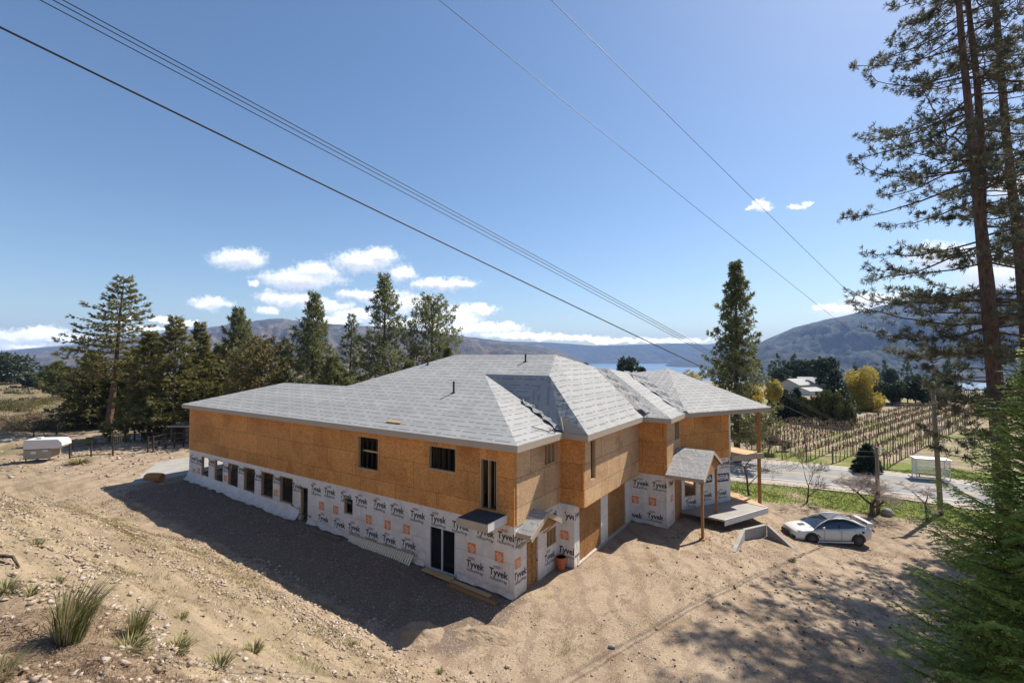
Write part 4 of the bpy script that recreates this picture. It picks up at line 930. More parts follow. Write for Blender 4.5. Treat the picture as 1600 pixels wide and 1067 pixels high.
def blobtree(root, x, y, z0, Ht, rx, rz, seed, mt, bark_, n=3000, ln=.35, wd=.16, lobes=14, trunk=True, cz=.62, tr=.15, vert=0.):
    r = np.random.default_rng(seed); cs_ = []
    lc = rvec(lobes, r)*r.uniform(.2, .8, (lobes, 1))*np.array([rx, rx, rz]); lr = r.uniform(.28, .5, lobes)
    for i in range(lobes):
        m_ = n//lobes; p = rvec(m_, r)*(r.uniform(.3, 1, (m_, 1))**.5)*lr[i]*np.array([rx, rx, rz]); cs_.append(p+lc[i])
    c_ = np.concatenate(cs_)+np.array([x, y, z0+Ht*cz]); c_ = c_[c_[:, 2] > z0]
    d_ = rvec(len(c_), r)+np.array([0, 0, vert]); d_ /= np.linalg.norm(d_, axis=1, keepdims=True)
    v, f = leaf_quads(c_, d_, rvec(len(c_), r), ln*r.uniform(.6, 1.3, len(c_)), wd*r.uniform(.6, 1.3, len(c_)))
    if trunk:
        tm = MB(); tm.tube([(x, y, z0-.2), (x, y, z0+Ht*.3), (x+.1, y, z0+Ht*.7)], [tr, tr*.8, tr*.3], 7)
        for i in range(min(lobes, 9)): tm.tube([(x, y, z0+Ht*(.15+.04*i)), tuple(lc[i]*.6+np.array([x, y, z0+Ht*cz]))], [tr*.4, tr*.12], 4)
        tm.build('trunk', bark_, root, smooth=True)
    npmesh('crown', v, f, mt, root)
def bare_tree(root, x, y, z0, Ht, seed, bark_, twig, spread=.6, levels=5, trunk_h=.25, tr=.12, kids=3, shrink=.72, flat=0., low=.2, twk=1, t0=1.):
    r = random.Random(seed); tm = MB(); tw = MB()
    def grow(p, d, L_, rad, lev, sc_=1.):
        n = 3; pts = [p]; dd = d.copy()
        for i in range(n):
            dd = (dd+Vector((r.gauss(0, .13), r.gauss(0, .13), r.gauss(0, .10)))).normalized(); pts.append(pts[-1]+dd*L_*sc_/n)
        rads = [rad*(1-.35*i/n) for i in range(n+1)]
        (tm if lev < (4 if levels > 5 else 3) else tw).tube(pts, rads, 7 if lev < 2 else 3, cap=False)
        if lev >= levels: return
        kk = kids+(1 if lev >= 2 else 0)+(twk if lev >= levels-1 else 0)
        for i in range(kk):
            q_ = pts[-1] if i < 2 else pts[r.randint(1, n)]
            az = 2*math.pi*(i+r.random()*.6)/kk+lev; e = Vector((math.cos(az), math.sin(az), r.uniform(-low, .5)-flat*lev*.1))
            nd = (dd*(1-spread)+e.normalized()*spread).normalized()
            grow(q_, nd, L_*shrink*r.uniform(.75, 1.15), max(rads[-1]*.68, .009), lev+1)
    grow(Vector((x, y, z0-.1)), Vector((r.uniform(-.1, .1), r.uniform(-.1, .1), 1)), Ht*trunk_h, tr, 0, t0)
    tm.build('trunk', bark_, root, smooth=True); tw.build('twigs', twig, root, smooth=True)
def grass_clump(name, x, y, ht, n, seed, mats, label, cat, spread=.25, lean=(.1, 0), w=.012, group=None):
    r = np.random.default_rng(seed); z = gz(x, y); V = []; Fc = []; mi = []
    for i in range(n):
        a = r.uniform(0, 6.283); q_ = r.uniform(0, 1)**.5*spread*.45; b0 = np.array([x+math.cos(a)*q_, y+math.sin(a)*q_, z-.03]); h_ = ht*r.uniform(.45, 1.1)
        out = np.array([math.cos(a), math.sin(a), 0])*spread*r.uniform(.3, 1.1)+np.array([lean[0], lean[1], 0])*h_
        s = np.array([-math.sin(a+r.uniform(-1, 1)), math.cos(a), 0])*w; m_ = b0+out*.35+np.array([0, 0, h_*.6]); e = b0+out*1.0+np.array([0, 0, h_])
        k = len(V); V += [b0-s, b0+s, m_+s*.8, m_-s*.8, e]; Fc += [(k, k+1, k+2, k+3), (k+3, k+2, k+4, k+4)]; mi += [0, 0] if r.random() < .42 else [1, 1]
    mb = MB(); mb.v = [tuple(p) for p in V]
    for f_, m_ in zip(Fc, mi): f_ = tuple(dict.fromkeys(f_)); mb.f.append(f_); mb.m.append(m_); mb.uv += [(0, 0)]*len(f_)
    return tag(mb.build(name, mats), label, cat, group)
def ray_ground(px, py):                    # a spot on the ground given its bearing from the eye
    kx, kz = (px-800)/736, (557-py)/736; S_ = np.concatenate([np.arange(1.5, 70, .05), np.arange(70, 400, .5)])
    hit = np.nonzero(H+kz*S_ <= ground_h(kx*S_, S_))[0]; s = float(S_[hit[0]]) if len(hit) else 400.
    return kx*s, s
def T_(px, Y): return (px-800)/736*Y       # world x of a thing seen at column px and Y metres away

# ---- left group of conifers: (name, label, column px, Y, top row, radius, kind)
def ztop(row, Y): return H+(557-row)/736*Y
fir_list = [
 ('fir_tree', 'tall open fir with bare lower trunk and layered branches, left of the dense clump', 172, 57, 434, 7.6, 'open'),
 ('fir_tree', 'bushy dark fir crowding the foot of the tall open fir', 148, 60, 553, 5.0, 'bush'),
 ('fir_tree', 'broad dark fir with wide boughs at the left of the dense clump', 236, 52, 520, 4.6, 'bush'),
 ('fir_tree', 'dark double trunked fir beside the far eave corner of the house', 274, 50, 498, 4.7, 'fir'),
 ('fir_tree', 'slim pointed fir just behind the left eave corner', 312, 53, 505, 3.3, 'fir'),
 ('pine_tree', 'rounded pine with a knobbly crown above the low left roof', 372, 58, 483, 4.7, 'pine'),
 ('pine_tree', 'low rusty leaved tree showing over the low ridge of the roof', 408, 52, 536, 4.0, 'rusty'),
 ('pine_tree', 'short thin pine between the rusty tree and the bushy pointed pine', 446, 60, 531, 2.9, 'thin'),
 ('pine_tree', 'bushy pointed pine, leftmost of the three tallest behind the roof', 490, 56, 460, 4.6, 'pine'),
 ('pine_tree', 'narrow greyish pine in the gap between the two big pines', 549, 62, 491, 3.3, 'thin'),
 ('pine_tree', 'tallest full pine of the group standing behind the middle of the roof', 600, 55, 432, 5.3, 'pine'),
 ('pine_tree', 'rightmost pine of the group with a visible trunk above the roof slope', 674, 60, 471, 4.2, 'pine2'),
 ('pine_tree', 'squat dark pine low behind the bushy pointed pine', 520, 50, 560, 3.4, 'pine'),
 ('pine_tree', 'low spreading pine crown touching the roof ridge below the tallest pine', 640, 52, 566, 3.0, 'pine'),
 ('pine_tree', 'lone round pine standing on the meadow left of the tall open fir', 92, 88, 567, 4.2, 'pine'),
 ('pine_tree', 'grey green far pine, second from the left edge', 24, 125, 561, 5.2, 'far'),
 ('pine_tree', 'grey green far pine cut by the left edge', -3, 125, 556, 4.6, 'far'),
 ('pine_tree', 'tiny dark pine beside the white sheds on the far left', 54, 118, 587, 2.6, 'far'),
 ('fir_tree', 'dense low fir filling the dark gap behind the dog pens', 205, 62, 552, 4.8, 'bush'),
 ('fir_tree', 'dense dark fir low behind the rounded pine', 345, 60, 540, 4.2, 'bush'),
 ('pine_tree', 'small round pine poking over the roof slope beneath the rightmost pine', 700, 56, 545, 2.0, 'pine'),
]
for i, (nm, lab, px, Y, row, R_, kd) in enumerate(fir_list):
    X = T_(px, Y); z0 = gz(X, Y); Ht = ztop(row, Y)-z0; rt = empty(nm, (X, Y, z0), lab, 'tree', 'conifers behind the house')
    kw = dict(seed=100+i)
    if kd == 'open': conifer(rt, X, Y, z0, Ht, R_, 100+i, M['fir'], M['bark_pine'], cb=.33, nb=120, cl=44, ln=.50, wd=.11, k=5, droop=-.02, up_tip=.10, prof='cone', gap=.2, lean=(1.5, 0), trunk_r=.40, jag=.45, spr=.5, whorl=19, flatn=.03)
    elif kd == 'bush': conifer(rt, X, Y, z0, Ht, R_, 100+i, M['fir'], M['bark_fir'], cb=.03, nb=170, cl=40, ln=.5, wd=.12, k=5, droop=-.15, up_tip=.1, prof='cone', gap=.15, jag=.4, whorl=22, flatn=.03, spr=.6)
    elif kd == 'fir': conifer(rt, X, Y, z0, Ht, R_, 100+i, M['fir'], M['bark_fir'], cb=.12, nb=160, cl=36, ln=.46, wd=.11, k=5, droop=-.12, up_tip=.15, prof='cone', gap=.2, jag=.45, whorl=24, flatn=.03, spr=.6)
    elif kd == 'rusty': conifer(rt, X, Y, z0, Ht, R_, 100+i, M['rusty'], M['bark_fir'], cb=.1, nb=110, cl=26, ln=.45, wd=.14, k=4, droop=.2, up_tip=.2, prof='oval', jag=.4)
    elif kd == 'thin': conifer(rt, X, Y, z0, Ht, R_, 100+i, M['pine'], M['bark_pine'], cb=.15, nb=100, cl=18, ln=.45, wd=.11, k=6, droop=.1, up_tip=.3, prof='cone', gap=.2, jag=.45)
    elif kd == 'far': conifer(rt, X, Y, z0, Ht, R_, 100+i, M['farpine'], M['bark_fir'], cb=.05, nb=90, cl=12, ln=.8, wd=.35, k=3, droop=0, up_tip=.2, prof='oval', jag=.3)
    elif kd == 'pine2': conifer(rt, X, Y, z0, Ht, R_, 100+i, M['pine'], M['bark_pine'], cb=.2, nb=125, cl=22, ln=.48, wd=.10, k=7, droop=.12, up_tip=.35, prof='oval', gap=.15, jag=.35, spr=1.1)
    else: conifer(rt, X, Y, z0, Ht, R_, 100+i, M['pine'], M['bark_pine'], cb=.12, nb=165, cl=28, ln=.48, wd=.10, k=7, droop=.12, up_tip=.35, prof='cone', gap=.22, jag=.4, spr=1.1)
# ---- the pine beyond the wing, the yellow shrubs, far trees on the right
X, Y = T_(1150, 50), 50; z0 = gz(X, Y)
rt = empty('pine_tree', (X, Y, z0), 'tall full pine with a dark straight trunk beyond the turned wing of the house', 'tree')
conifer(rt, X, Y, z0, ztop(411, Y)-z0, 5.0, 300, M['pine'], M['bark_pine'], cb=.10, nb=250, cl=40, ln=.40, wd=.10, k=7, droop=-.05, up_tip=.25, prof='cone', gap=.24, trunk_r=.34, jag=.5, spr=1.15)
right = [
 ('pine_tree', 'small dark pine poking above the roof in front of the lake', 980, 120, 562, 3.0, 'p', M['farpine']),
 ('pine_tree', 'tiny round pine beside the small dark pine in front of the lake', 1002, 120, 576, 1.0, 'p', M['farpine']),
 ('pine_tree', 'tiny dark pine at the upper edge of the bright roof slope', 914, 130, 570, 1.3, 'p', M['farpine']),
 ('spruce_tree', 'dark conical spruce between the cedar hedge and the yellow willow', 1303, 88, 579, 4.0, 'c', M['spruce']),
 ('spruce_tree', 'small dark spruce in front of the farm house at the hedge', 1244, 92, 608, 1.6, 'c', M['spruce']),
 ('spruce_tree', 'smallest spruce directly left of the one before the farm house', 1226, 92, 611, 1.2, 'c', M['spruce']),
 ('spruce_tree', 'lone young spruce beside the road at the vineyard edge', 1350, 45.5, 694, 1.35, 'c', M['spruce']),
 ('pine_tree', 'dark pine right above the farm house roofs', 1290, 150, 562, 4.2, 'p', M['hedge_dark']),
 ('pine_tree', 'dark tall pine on the skyline left of the yellow willow', 1277, 165, 566, 4.5, 'p', M['farpine']),
 ('pine_tree', 'second dark pine from the left on the skyline above the farm house', 1256, 170, 566, 4.0, 'p', M['farpine']),
 ('pine_tree', 'leftmost dark pine on the skyline above the farm house', 1236, 175, 567, 3.0, 'p', M['farpine']),
 ('pine_tree', 'round dark pine at the left end of the farm house', 1219, 160, 578, 3.4, 'p', M['farpine']),
 ('pine_tree', 'slender far pine standing on its own right of the yellow willow', 1390, 190, 578, 2.6, 'p', M['farpine']),
]
for i, (nm, lab, px, Y, row, R_, kd, mt) in enumerate(right):
    X = T_(px, Y); z0 = gz(X, Y); Ht = ztop(row, Y)-z0; rt = empty(nm, (X, Y, z0), lab, 'tree')
    if kd == 'c': conifer(rt, X, Y, z0, Ht, R_, 330+i, mt, M['bark_fir'], cb=.02, nb=130, cl=18, ln=.5 if Y > 60 else .3, wd=.22 if Y > 60 else .12, k=4, droop=-.1, up_tip=.1, prof='cone', jag=.2)
    else: conifer(rt, X, Y, z0, Ht, R_, 330+i, mt, M['bark_fir'], cb=.15, nb=80, cl=12, ln=.9, wd=.4, k=4, droop=.1, up_tip=.2, prof='oval', jag=.35)
for i, (nm, lab, px, Y, row, rx, rz, mt, n, cat) in enumerate([
 ('willow_tree', 'tall yellow green willow beside the dark spruce at the vineyard edge', 1338, 100, 562, 4.6, 6.2, 'willow', 9000, 'tree'),
 ('willow_tree', 'lower yellow willow spreading right of the tall one', 1358, 97, 604, 3.4, 2.8, 'willow', 3500, 'tree'),
 ('yellow_shrub', 'bright yellow flowering shrub right of the pine beyond the wing', 1207, 80, 590, 1.7, 2.2, 'forsythia', 3500, 'shrub'),
 ('yellow_shrub', 'bright yellow shrub glimpsed behind the trunk of the wing pine', 1168, 84, 590, 3.0, 2.6, 'forsythia', 3500, 'shrub'),
 ('willow_tree', 'rounded ochre tree above the roof left of the wing pine', 1079, 95, 574, 3.6, 4.6, 'willow', 4500, 'tree')]):
    X = T_(px, Y); z0 = gz(X, Y); Ht = ztop(row, Y)-z0; rt = empty(nm, (X, Y, z0), lab, cat)
    blobtree(rt, X, Y, z0, Ht, rx, rz*1.0, 400+i, M[mt], M['bark_fir'], n, .5, .22, 18, True, 1-rz*1.05/Ht if rz*1.05 < Ht*.8 else .5, .25, .6)
OR2 = 'leftmost second third fourth fifth sixth seventh eighth ninth tenth eleventh twelfth thirteenth fourteenth fifteenth'.split()
# cedar hedge: one tree after another
for i in range(15):
    px = 1206+i*8.4; Y = 84-i*.75; X = T_(px, Y); z0 = gz(X, Y); Ht = (ztop(616+4*math.sin(i*1.7), Y)-z0)
    rt = empty('cedar_tree', (X, Y, z0), ('leftmost cedar of the clipped hedge' if i == 0 else '%s cedar from the left in the clipped hedge' % OR2[i]), 'tree', 'cedars of the clipped hedge')
    blobtree(rt, X, Y, z0, Ht, 1.5, Ht*.62, 430+i, M['cedar'] if i > 5 else M['hedge_dark'], M['bark_fir'], 1700, .5, .2, 9, True, .48, .12, 2.)
for i in range(10):
    px = 1368+i*12; Y = 112+3*math.sin(i*2.1); X = T_(px, Y); z0 = gz(X, Y); Ht = ztop(593+5*math.sin(i*1.9), Y)-z0
    rt = empty('hedge_tree', (X, Y, z0), '%s dark bushy tree in the belt behind the vineyard%s' % (OR2[i], '' if i == 0 else ', counted from the left'), 'tree', 'dark trees behind the vineyard')
    blobtree(rt, X, Y, z0, Ht, 3.2, Ht*.55, 460+i, M['hedge_dark'], M['bark_fir'], 2000, .7, .3, 10, True, .5, .15)
# far wood on the plateau edge
r = np.random.default_rng(55); cs_ = []
for i in range(520):
    Y = r.uniform(230, 900); u = r.uniform(.50, 1.15) if i % 3 else r.uniform(-1.5, -.9); X = u*Y; z0 = float(base_h(np.array([X]), np.array([Y]))[0]); h_ = r.uniform(9, 19)
    m_ = 46; tt = r.uniform(0, 1, m_); rr_ = (1-tt)*h_*.2+.3; a = r.uniform(0, 6.28, m_)
    cs_.append(np.stack([X+np.cos(a)*rr_, Y+np.sin(a)*rr_, z0+h_*(.1+.9*tt)], 1))
c_ = np.concatenate(cs_); v, f = leaf_quads(c_, rvec(len(c_), r), rvec(len(c_), r), r.uniform(2, 4, len(c_)), r.uniform(1.2, 2.2, len(c_)))
tag(npmesh('distant_woods', v, f, M['farpine']), kind='stuff')
# bare and fruit trees by the road
for i, (nm, lab, px, py, ht, sd_, kw) in enumerate([
 ('fruit_tree', 'wide bare fruit tree with pinkish buds behind the white car', 1355, 802, 7.0, 5, dict(t0=.6, spread=.72, levels=6, trunk_h=.21, tr=.2, kids=3, shrink=.76, flat=.05, low=.0, bk='bark_fruit', tw='twig_pink')),
 ('fruit_tree', 'small budding fruit tree with a crooked leaning trunk near the utility pole', 1442, 807, 3.0, 8, dict(spread=.6, levels=5, trunk_h=.36, tr=.1, kids=3, shrink=.68, bk='bark_fruit', tw='twig_pink')),
 ('bare_tree', 'thin upright bare tree with fine twigs on the verge between house and road', 1256, 782, 4.4, 11, dict(spread=.38, levels=5, trunk_h=.30, tr=.07, kids=3, shrink=.74, bk='bark_fruit', tw='twig_grey')),
 ('bare_tree', 'dark slender bare tree seen through the porch beside the tall post', 1167, 772, 6.0, 14, dict(spread=.45, levels=5, trunk_h=.42, tr=.09, kids=3, shrink=.68, bk='bark_fruit', tw='twig_grey')),
]):
    x, y = ray_ground(px, py); z0 = gz(x, y); bk, tw = kw.pop('bk'), kw.pop('tw'); rt = empty(nm, (x, y, z0), lab, 'tree'); bare_tree(rt, x, y, z0, ht, sd_, M[bk], M[tw], **kw)
for i, (lab, px, Y, ht) in enumerate([('grey bare bush rising behind the upper porch deck', 1168, 52, 6.2), ('grey leafless thicket bush right of the wing beyond the road', 1198, 55, 4.4), ('low grey bare bush at the left end of the vineyard rows', 1222, 56, 2.6)]):
    X = T_(px, Y); z0 = gz(X, Y); rt = empty('bare_bush', (X, Y, z0), lab, 'bush')
    bare_tree(rt, X, Y, z0, ht, 60+i, M['bark_fruit'], M['twig_grey'], .55, 6, .2, .09, 4, .74, 0, .1)
# ---- vineyard rows
VD = Vector((.779, .627)); VN = Vector((.627, -.779)); r = random.Random(3)
tm = MB(); tm.cbox((0, 0, -.2), .07, .07, 2.0); post0 = None
nrow = 0
def vine_row(o0, L_, seed):
    global post0
    root = empty('vine_row', (o0.x, o0.y, gz(o0.x, o0.y)), 'row of pruned brown vines on wires and posts across the road', 'vines', 'rows of the vineyard')
    rg = random.Random(seed); mb = MB(); n = int(L_/1.15)
    for i in range(n):
        p = o0+VD*(i*1.15+rg.uniform(-.15, .15)); z = float(base_h(np.array([p.x]), np.array([p.y]))[0]); P0 = Vector((p.x, p.y, z-.05)); h_ = rg.uniform(1.35, 1.75)
        mb.tube([P0, P0+Vector((rg.uniform(-.08, .08), rg.uniform(-.08, .08), h_*.5)), P0+Vector((rg.uniform(-.08, .08), 0, h_*.75))], [.055, .045, .04], 4, cap=False)
        c_ = P0+Vector((0, 0, h_*.75))
        for k in range(24):
            e = c_+VD.to_3d()*rg.uniform(-.55, .55)+Vector((rg.uniform(-.18, .18), rg.uniform(-.18, .18), rg.uniform(-.15, .65))); mb.tube([c_, (c_+e)/2+Vector((0, 0, .1)), e], [.032, .027, .018], 3, cap=False)
    za = float(base_h(np.array([o0.x]), np.array([o0.y]))[0]); e = o0+VD*L_; zb = float(base_h(np.array([e.x]), np.array([e.y]))[0])
    mb.build('vines', M['twig_vine'], root)
    wb_ = MB()
    for h_ in (1.0,): wb_.beam((o0.x, o0.y, za+h_), (e.x, e.y, zb+h_), .02, .02)
    wb_.build('wire', M['oldwood'], root)
    k = 0.
    while k < L_:
        p = o0+VD*k; z = float(base_h(np.array([p.x]), np.array([p.y]))[0])
        if post0 is None: post0 = tm.build('post', M['oldwood']); post0.parent = root; q_ = post0
        else: q_ = post0.copy(); COL.objects.link(q_); q_.parent = root
        q_.location = Vector((p.x, p.y, z))-root.location; k += 6.5
    return root
M['twig_vine'] = bark('vine_wood', (.34, .25, .165), (.20, .145, .095), 9)
vr = []
for i in range(30):
    off = 3.0-2.6*i; base = Vector((33.0, 52.5))+Vector((.40, .36))*0-VN*0
    st_ = Vector((37.5, 47.5))-VN*(2.05*i)*1.0                      # start points step back along the road edge
    # slide along the row until clear of the road
    k = -40.
    while k < 60:
        p = st_+VD*k
        if float(road_dist(p.x, p.y)) > 6.0 and p.y > 49-.9*(p.x-24) and p.x/p.y > .50 and not (p.y > 73 and p.x/p.y < .73): break
        k += 1.
    p = st_+VD*k; L_ = 2
    while L_ < 95:
        e = p+VD*L_
        if e.y > 99 or e.x/e.y > 1.12 or (e.y > 76 and e.x/e.y < .73): break
        L_ += 1.
    if L_ > 6 and k < 59: vr.append(vine_row(p, L_, 900+i))
ORD = 'nearest second third fourth fifth sixth seventh eighth ninth tenth eleventh twelfth thirteenth fourteenth fifteenth sixteenth seventeenth eighteenth nineteenth twentieth'.split()
for i, o in enumerate(vr): o['label'] = ('vine row nearest the bus shelter and the road' if i == 0 else '%s row of pruned brown vines counted from the bus shelter' % ORD[i] if i < 20 else 'far')
# ---- foreground ponderosa pines on the right
def ponderosa(root, X, Y, z0, stems, seed, nb, n_tuft, rmax, z_lo, z_hi, dens=1., tuft_l=.24, side=None):
    r = np.random.default_rng(seed); tm = MB(); cs_, ds_ = [], []
    for pts, rads in stems: tm.tube(pts, rads, 12)
    for i in range(nb):
        st_ = stems[i % len(stems)]; pts = [Vector(p) for p in st_[0]]
        zt = z_lo+(z_hi-z_lo)*r.uniform(0, 1)
        if zt < pts[0].z: st_ = stems[0]; pts = [Vector(p) for p in st_[0]]
        j = 0
        while j < len(pts)-2 and pts[j+1].z < zt: j += 1
        q_ = (zt-pts[j].z)/(pts[j+1].z-pts[j].z+1e-6); p0 = pts[j].lerp(pts[j+1], min(max(q_, 0), 1)); s = (zt-z_lo)/(z_hi-z_lo)
        ph = r.uniform(0, 6.283)
        L_ = rmax*(.55+.45*math.sin(math.pi*min(1, s*.9+.15)))*r.uniform(.55, 1.05); u = Vector((math.cos(ph), math.sin(ph), 0)); bend = r.uniform(-.38, .10); tip = r.uniform(.1, .35)
        prev = p0; bp_ = []
        for k in range(9):
            q_ = k/8; bp_.append(p0+u*L_*q_+Vector((0, 0, L_*(bend*q_+tip*q_*q_*q_)))+Vector((r.normal(0, .05), r.normal(0, .05), r.normal(0, .05)))*L_*.35*q_)
        tm.tube(bp_, [.055*(1-.8*k/8)*(L_/rmax)+.008 for k in range(9)], 5, cap=False)
        for m_ in range(int(n_tuft*L_/rmax)):
            q_ = 1-.82*r.uniform(0, 1)**1.15; kk = min(int(q_*8), 7); b0 = bp_[kk].lerp(bp_[kk+1], q_*8-kk)
            sd_ = Vector((-u.y, u.x, 0))*r.choice([-1, 1]); tl = L_*.30*r.uniform(.3, 1)*(1.1-q_*.8); e = b0+(sd_*r.uniform(.4, 1)+u*r.uniform(.3, .9)+Vector((0, 0, r.uniform(-.25, .5)))).normalized()*tl
            mid = (b0+e)/2+Vector((0, 0, -.04)); tm.tube([b0, mid, e], [.014, .011, .008], 3, cap=False)
            for t_ in (e,)+((b0.lerp(e, .6)+Vector(r.normal(0, .12, 3).tolist()),) if r.random() < dens else ()):
                cs_.append(tuple(t_)); d_ = (e-b0).normalized()+Vector((0, 0, .35)); ds_.append(tuple(d_.normalized()))
    v, f = tufts(np.array(cs_), np.array(ds_), 17, tuft_l, .036, r, 1.05)
    tm.build('trunk', M['bark_pine'], root, smooth=True); npmesh('crown', v, f, M['pine_grey'], root)
Y = 25.; X = T_(1562, Y); z0 = gz(X, Y)
def sp_(px, row, Y_=Y): return (T_(px, Y_), Y_, H+(557-row)/736*Y_)
rt = empty('ponderosa_pine', (X, Y, z0), 'huge pine with a reddish trunk forking into two stems at the right edge', 'tree')
ponderosa(rt, X, Y, z0, [([sp_(1566, 920), sp_(1562, 800), sp_(1553, 600), sp_(1546, 450), sp_(1537, 330), sp_(1528, 200), sp_(1518, 60), sp_(1512, -80), sp_(1506, -240)], [.45, .38, .34, .31, .24, .18, .15, .12, .06]),
     ([sp_(1543, 352), sp_(1544, 240, 25.3), sp_(1540, 120, 25.5), sp_(1530, 0, 25.6), sp_(1527, -200, 25.6)], [.13, .17, .15, .12, .07])], 71, 165, 26, 6.2, 4.6, 35., tuft_l=.28)
Y2 = 29.; X2 = T_(1600, Y2); z2 = gz(X2, Y2)
rt = empty('ponderosa_pine', (X2, Y2, z2), 'slimmer pine half out of the frame behind the forked pine', 'tree')
ponderosa(rt, X2, Y2, z2, [([sp_(1612, 850, Y2), sp_(1606, 600, Y2), sp_(1598, 400, Y2), sp_(1583, 200, Y2), sp_(1574, 0, Y2), sp_(1570, -200, Y2)], [.32, .28, .25, .21, .16, .08])], 72, 110, 24, 5.2, 4.0, 36., tuft_l=.3)
Y3 = 33.; X3 = T_(1680, Y3)
rt = empty('ponderosa_pine', (X3, Y3, gz(X3, Y3)), 'pine beyond the right edge whose boughs reach into the frame', 'tree')
ponderosa(rt, X3, Y3, gz(X3, Y3), [([(X3, Y3, -1.8), (X3, Y3, 15), (X3-.4, Y3, 34)], [.35, .28, .1])], 73, 75, 20, 5.4, 4, 33, tuft_l=.3)
# low drooping boughs hanging before the power pole
# ---- foreground young fir, built of fine sprays
def spray_fir(root, X, Y, z0, Ht, R_, seed, nb):
    r = np.random.default_rng(seed); tm = MB(); tm.tube([(X, Y, z0-.2), (X, Y, z0+Ht*.5), (X, Y, z0+Ht)], [.17, .1, .015], 8)
    C_, D_, U_, LN = [], [], [], []
    for i in range(nb):
        s = ((i+.5)/nb)**.85; t = .02+.965*s; ph = i*2.39996+r.uniform(-.35, .35); L_ = max(R_*(1-s)**.85*min(1, .68+s*1.3)*r.uniform(.66, 1.1), .18)
        u = np.array([math.cos(ph), math.sin(ph), 0.]); sd_ = np.array([-u[1], u[0], 0.]); p0 = np.array([X, Y, z0+Ht*t]); dz = -.22*(1-s)+.6*s*s; upn = np.array([0, 0, 1.])
        bp = lambda q_: p0+u*L_*q_+upn*L_*(dz*q_+.28*q_*q_)
        tm.tube([bp(0), bp(.4), bp(.8), bp(1)], [.03*(1-s)+.008, .02*(1-s)+.006, .008, .004], 4, cap=False)
        m_ = max(4, int(L_/.12))
        for j in range(m_):
            q_ = .12+.88*(j+r.uniform(0, 1))/m_
            for sg in (-1, 1):
                tl = L_*.42*(1.08-q_)**.8*r.uniform(.7, 1.1)+.06; td = u*.72+sd_*sg*.72+upn*r.uniform(-.18, .12); td /= np.linalg.norm(td); b0 = bp(q_)
                kk = max(2, int(tl/.055)); qq = np.linspace(.05, 1, kk); base = b0+td*tl*qq[:, None]+upn*(-.12*tl*qq**2)[:, None]
                perp = np.cross(td, upn)
                for g_ in (-1, 1):
                    dd = td*.75+perp*g_*.75; dd = dd/np.linalg.norm(dd)+r.normal(0, .16, (kk, 3)); C_.append(base+dd*.035); D_.append(dd); LN.append(.105*(1.15-.45*qq)*r.uniform(.7, 1.2, kk))
    C_ = np.concatenate(C_); D_ = np.concatenate(D_); D_ /= np.linalg.norm(D_, axis=1, keepdims=True); LN = np.concatenate(LN); n = len(C_)
    v, f = leaf_quads(C_, D_, np.array([0, 0, 1.])+r.normal(0, .45, (n, 3)), LN, np.full(n, .052))
    tm.build('trunk', M['bark_fir'], root, smooth=True); npmesh('crown', v, f, M['fir_lit'], root)
Xf, Yf = T_(1622, 12.4), 12.4; zf = gz(Xf, Yf)
rt = empty('young_fir', (Xf, Yf, zf), 'dense green young fir in the right foreground with drooping layered boughs', 'tree')
spray_fir(rt, Xf, Yf, zf, 11.2, 3.9, 81, 330)

# ------------------------------------------------------------------ poles and wires
def pole(px, base_row, top_row, Y, rad, label, lean=0., name='utility_pole'):
    X = T_(px, Y); z0 = gz(X, Y); zt = ztop(top_row, Y); rt = empty(name, (X, Y, z0), label, 'pole')
    mb = MB(); mb.tube([(X, Y, z0-.3), (X+lean*.5, Y, (z0+zt)/2), (X+lean, Y, zt)], [rad, rad*.9, rad*.8], 10); mb.build('shaft', M['pole'], rt, smooth=True); return rt, X, z0, zt
Yp = 34.; rt, Xp, zp0, zpt = pole(1463, 798, 596, Yp, .17, 'tall wooden utility pole by the road in front of the bus shelter', -.35)
Xt = Xp-.35
mb = MB(); mb.beam((Xt-1.0, Yp-.2, zpt-.5), (Xt+1.0, Yp+.2, zpt-.5), .1, .12); mb.build('crossarm', M['pole'], rt)
for dx in (-.9, -.3, .9):
    mb = MB(); p = Vector((Xt+dx, Yp+dx*.2, zpt-.42)); mb.tube([p, p+Vector((0, 0, .08)), p+Vector((0, 0, .12)), p+Vector((0, 0, .22))], [.02, .06, .04, .05], 8); mb.build('insulator', M['ink_white'], rt)
for i in range(2):
    mb = MB(); zz = H+(557-(655+i*14))/736*Yp; mb.tube([(Xp-.15, Yp-.25, zz), (Xp-.15, Yp-.25, zz+.28)], [.09, .09], 10); mb.build('insulator', M['ink_white'], rt)
Yq = 33.8; rt2, Xq, zq0, zqt = pole(1366, 795, 697, Yq, .14, 'short wooden pole behind the wide fruit tree, thick cables ending at its top', .0)
mb = MB(); mb.tube([(Xq+.1, Yq, zqt-.15), (Xq+.55, Yq, zqt-.1), (Xq+.6, Yq, zqt-.35), (Xq+.2, Yq, zqt-.4)], [.04, .05, .05, .04], 6); mb.build('bracket', M['steel'], rt2)
mb = MB(); p = (Xq+.35, Yq-.35, gz(Xq+.35, Yq-.35)); mb.tube([(p[0], p[1], p[2]-.1), (p[0], p[1], p[2]+.35), (p[0], p[1], p[2]+.5)], [.36, .33, .12], 9); tag(mb.build('boulder', M['concrete'], smooth=True), 'pale boulder at the foot of the short wooden pole', 'boulder')
def cable(p, q_, sag, rad, label, mt, n=40, group=None):
    p, q_ = Vector(p), Vector(q_); mb = MB(); mb.tube([p.lerp(q_, t)-Vector((0, 0, sag*4*t*(1-t))) for t in np.linspace(0, 1, n)], [rad]*n, 6)
    return tag(mb.build('power_line', mt, smooth=True), label, 'power line', group)
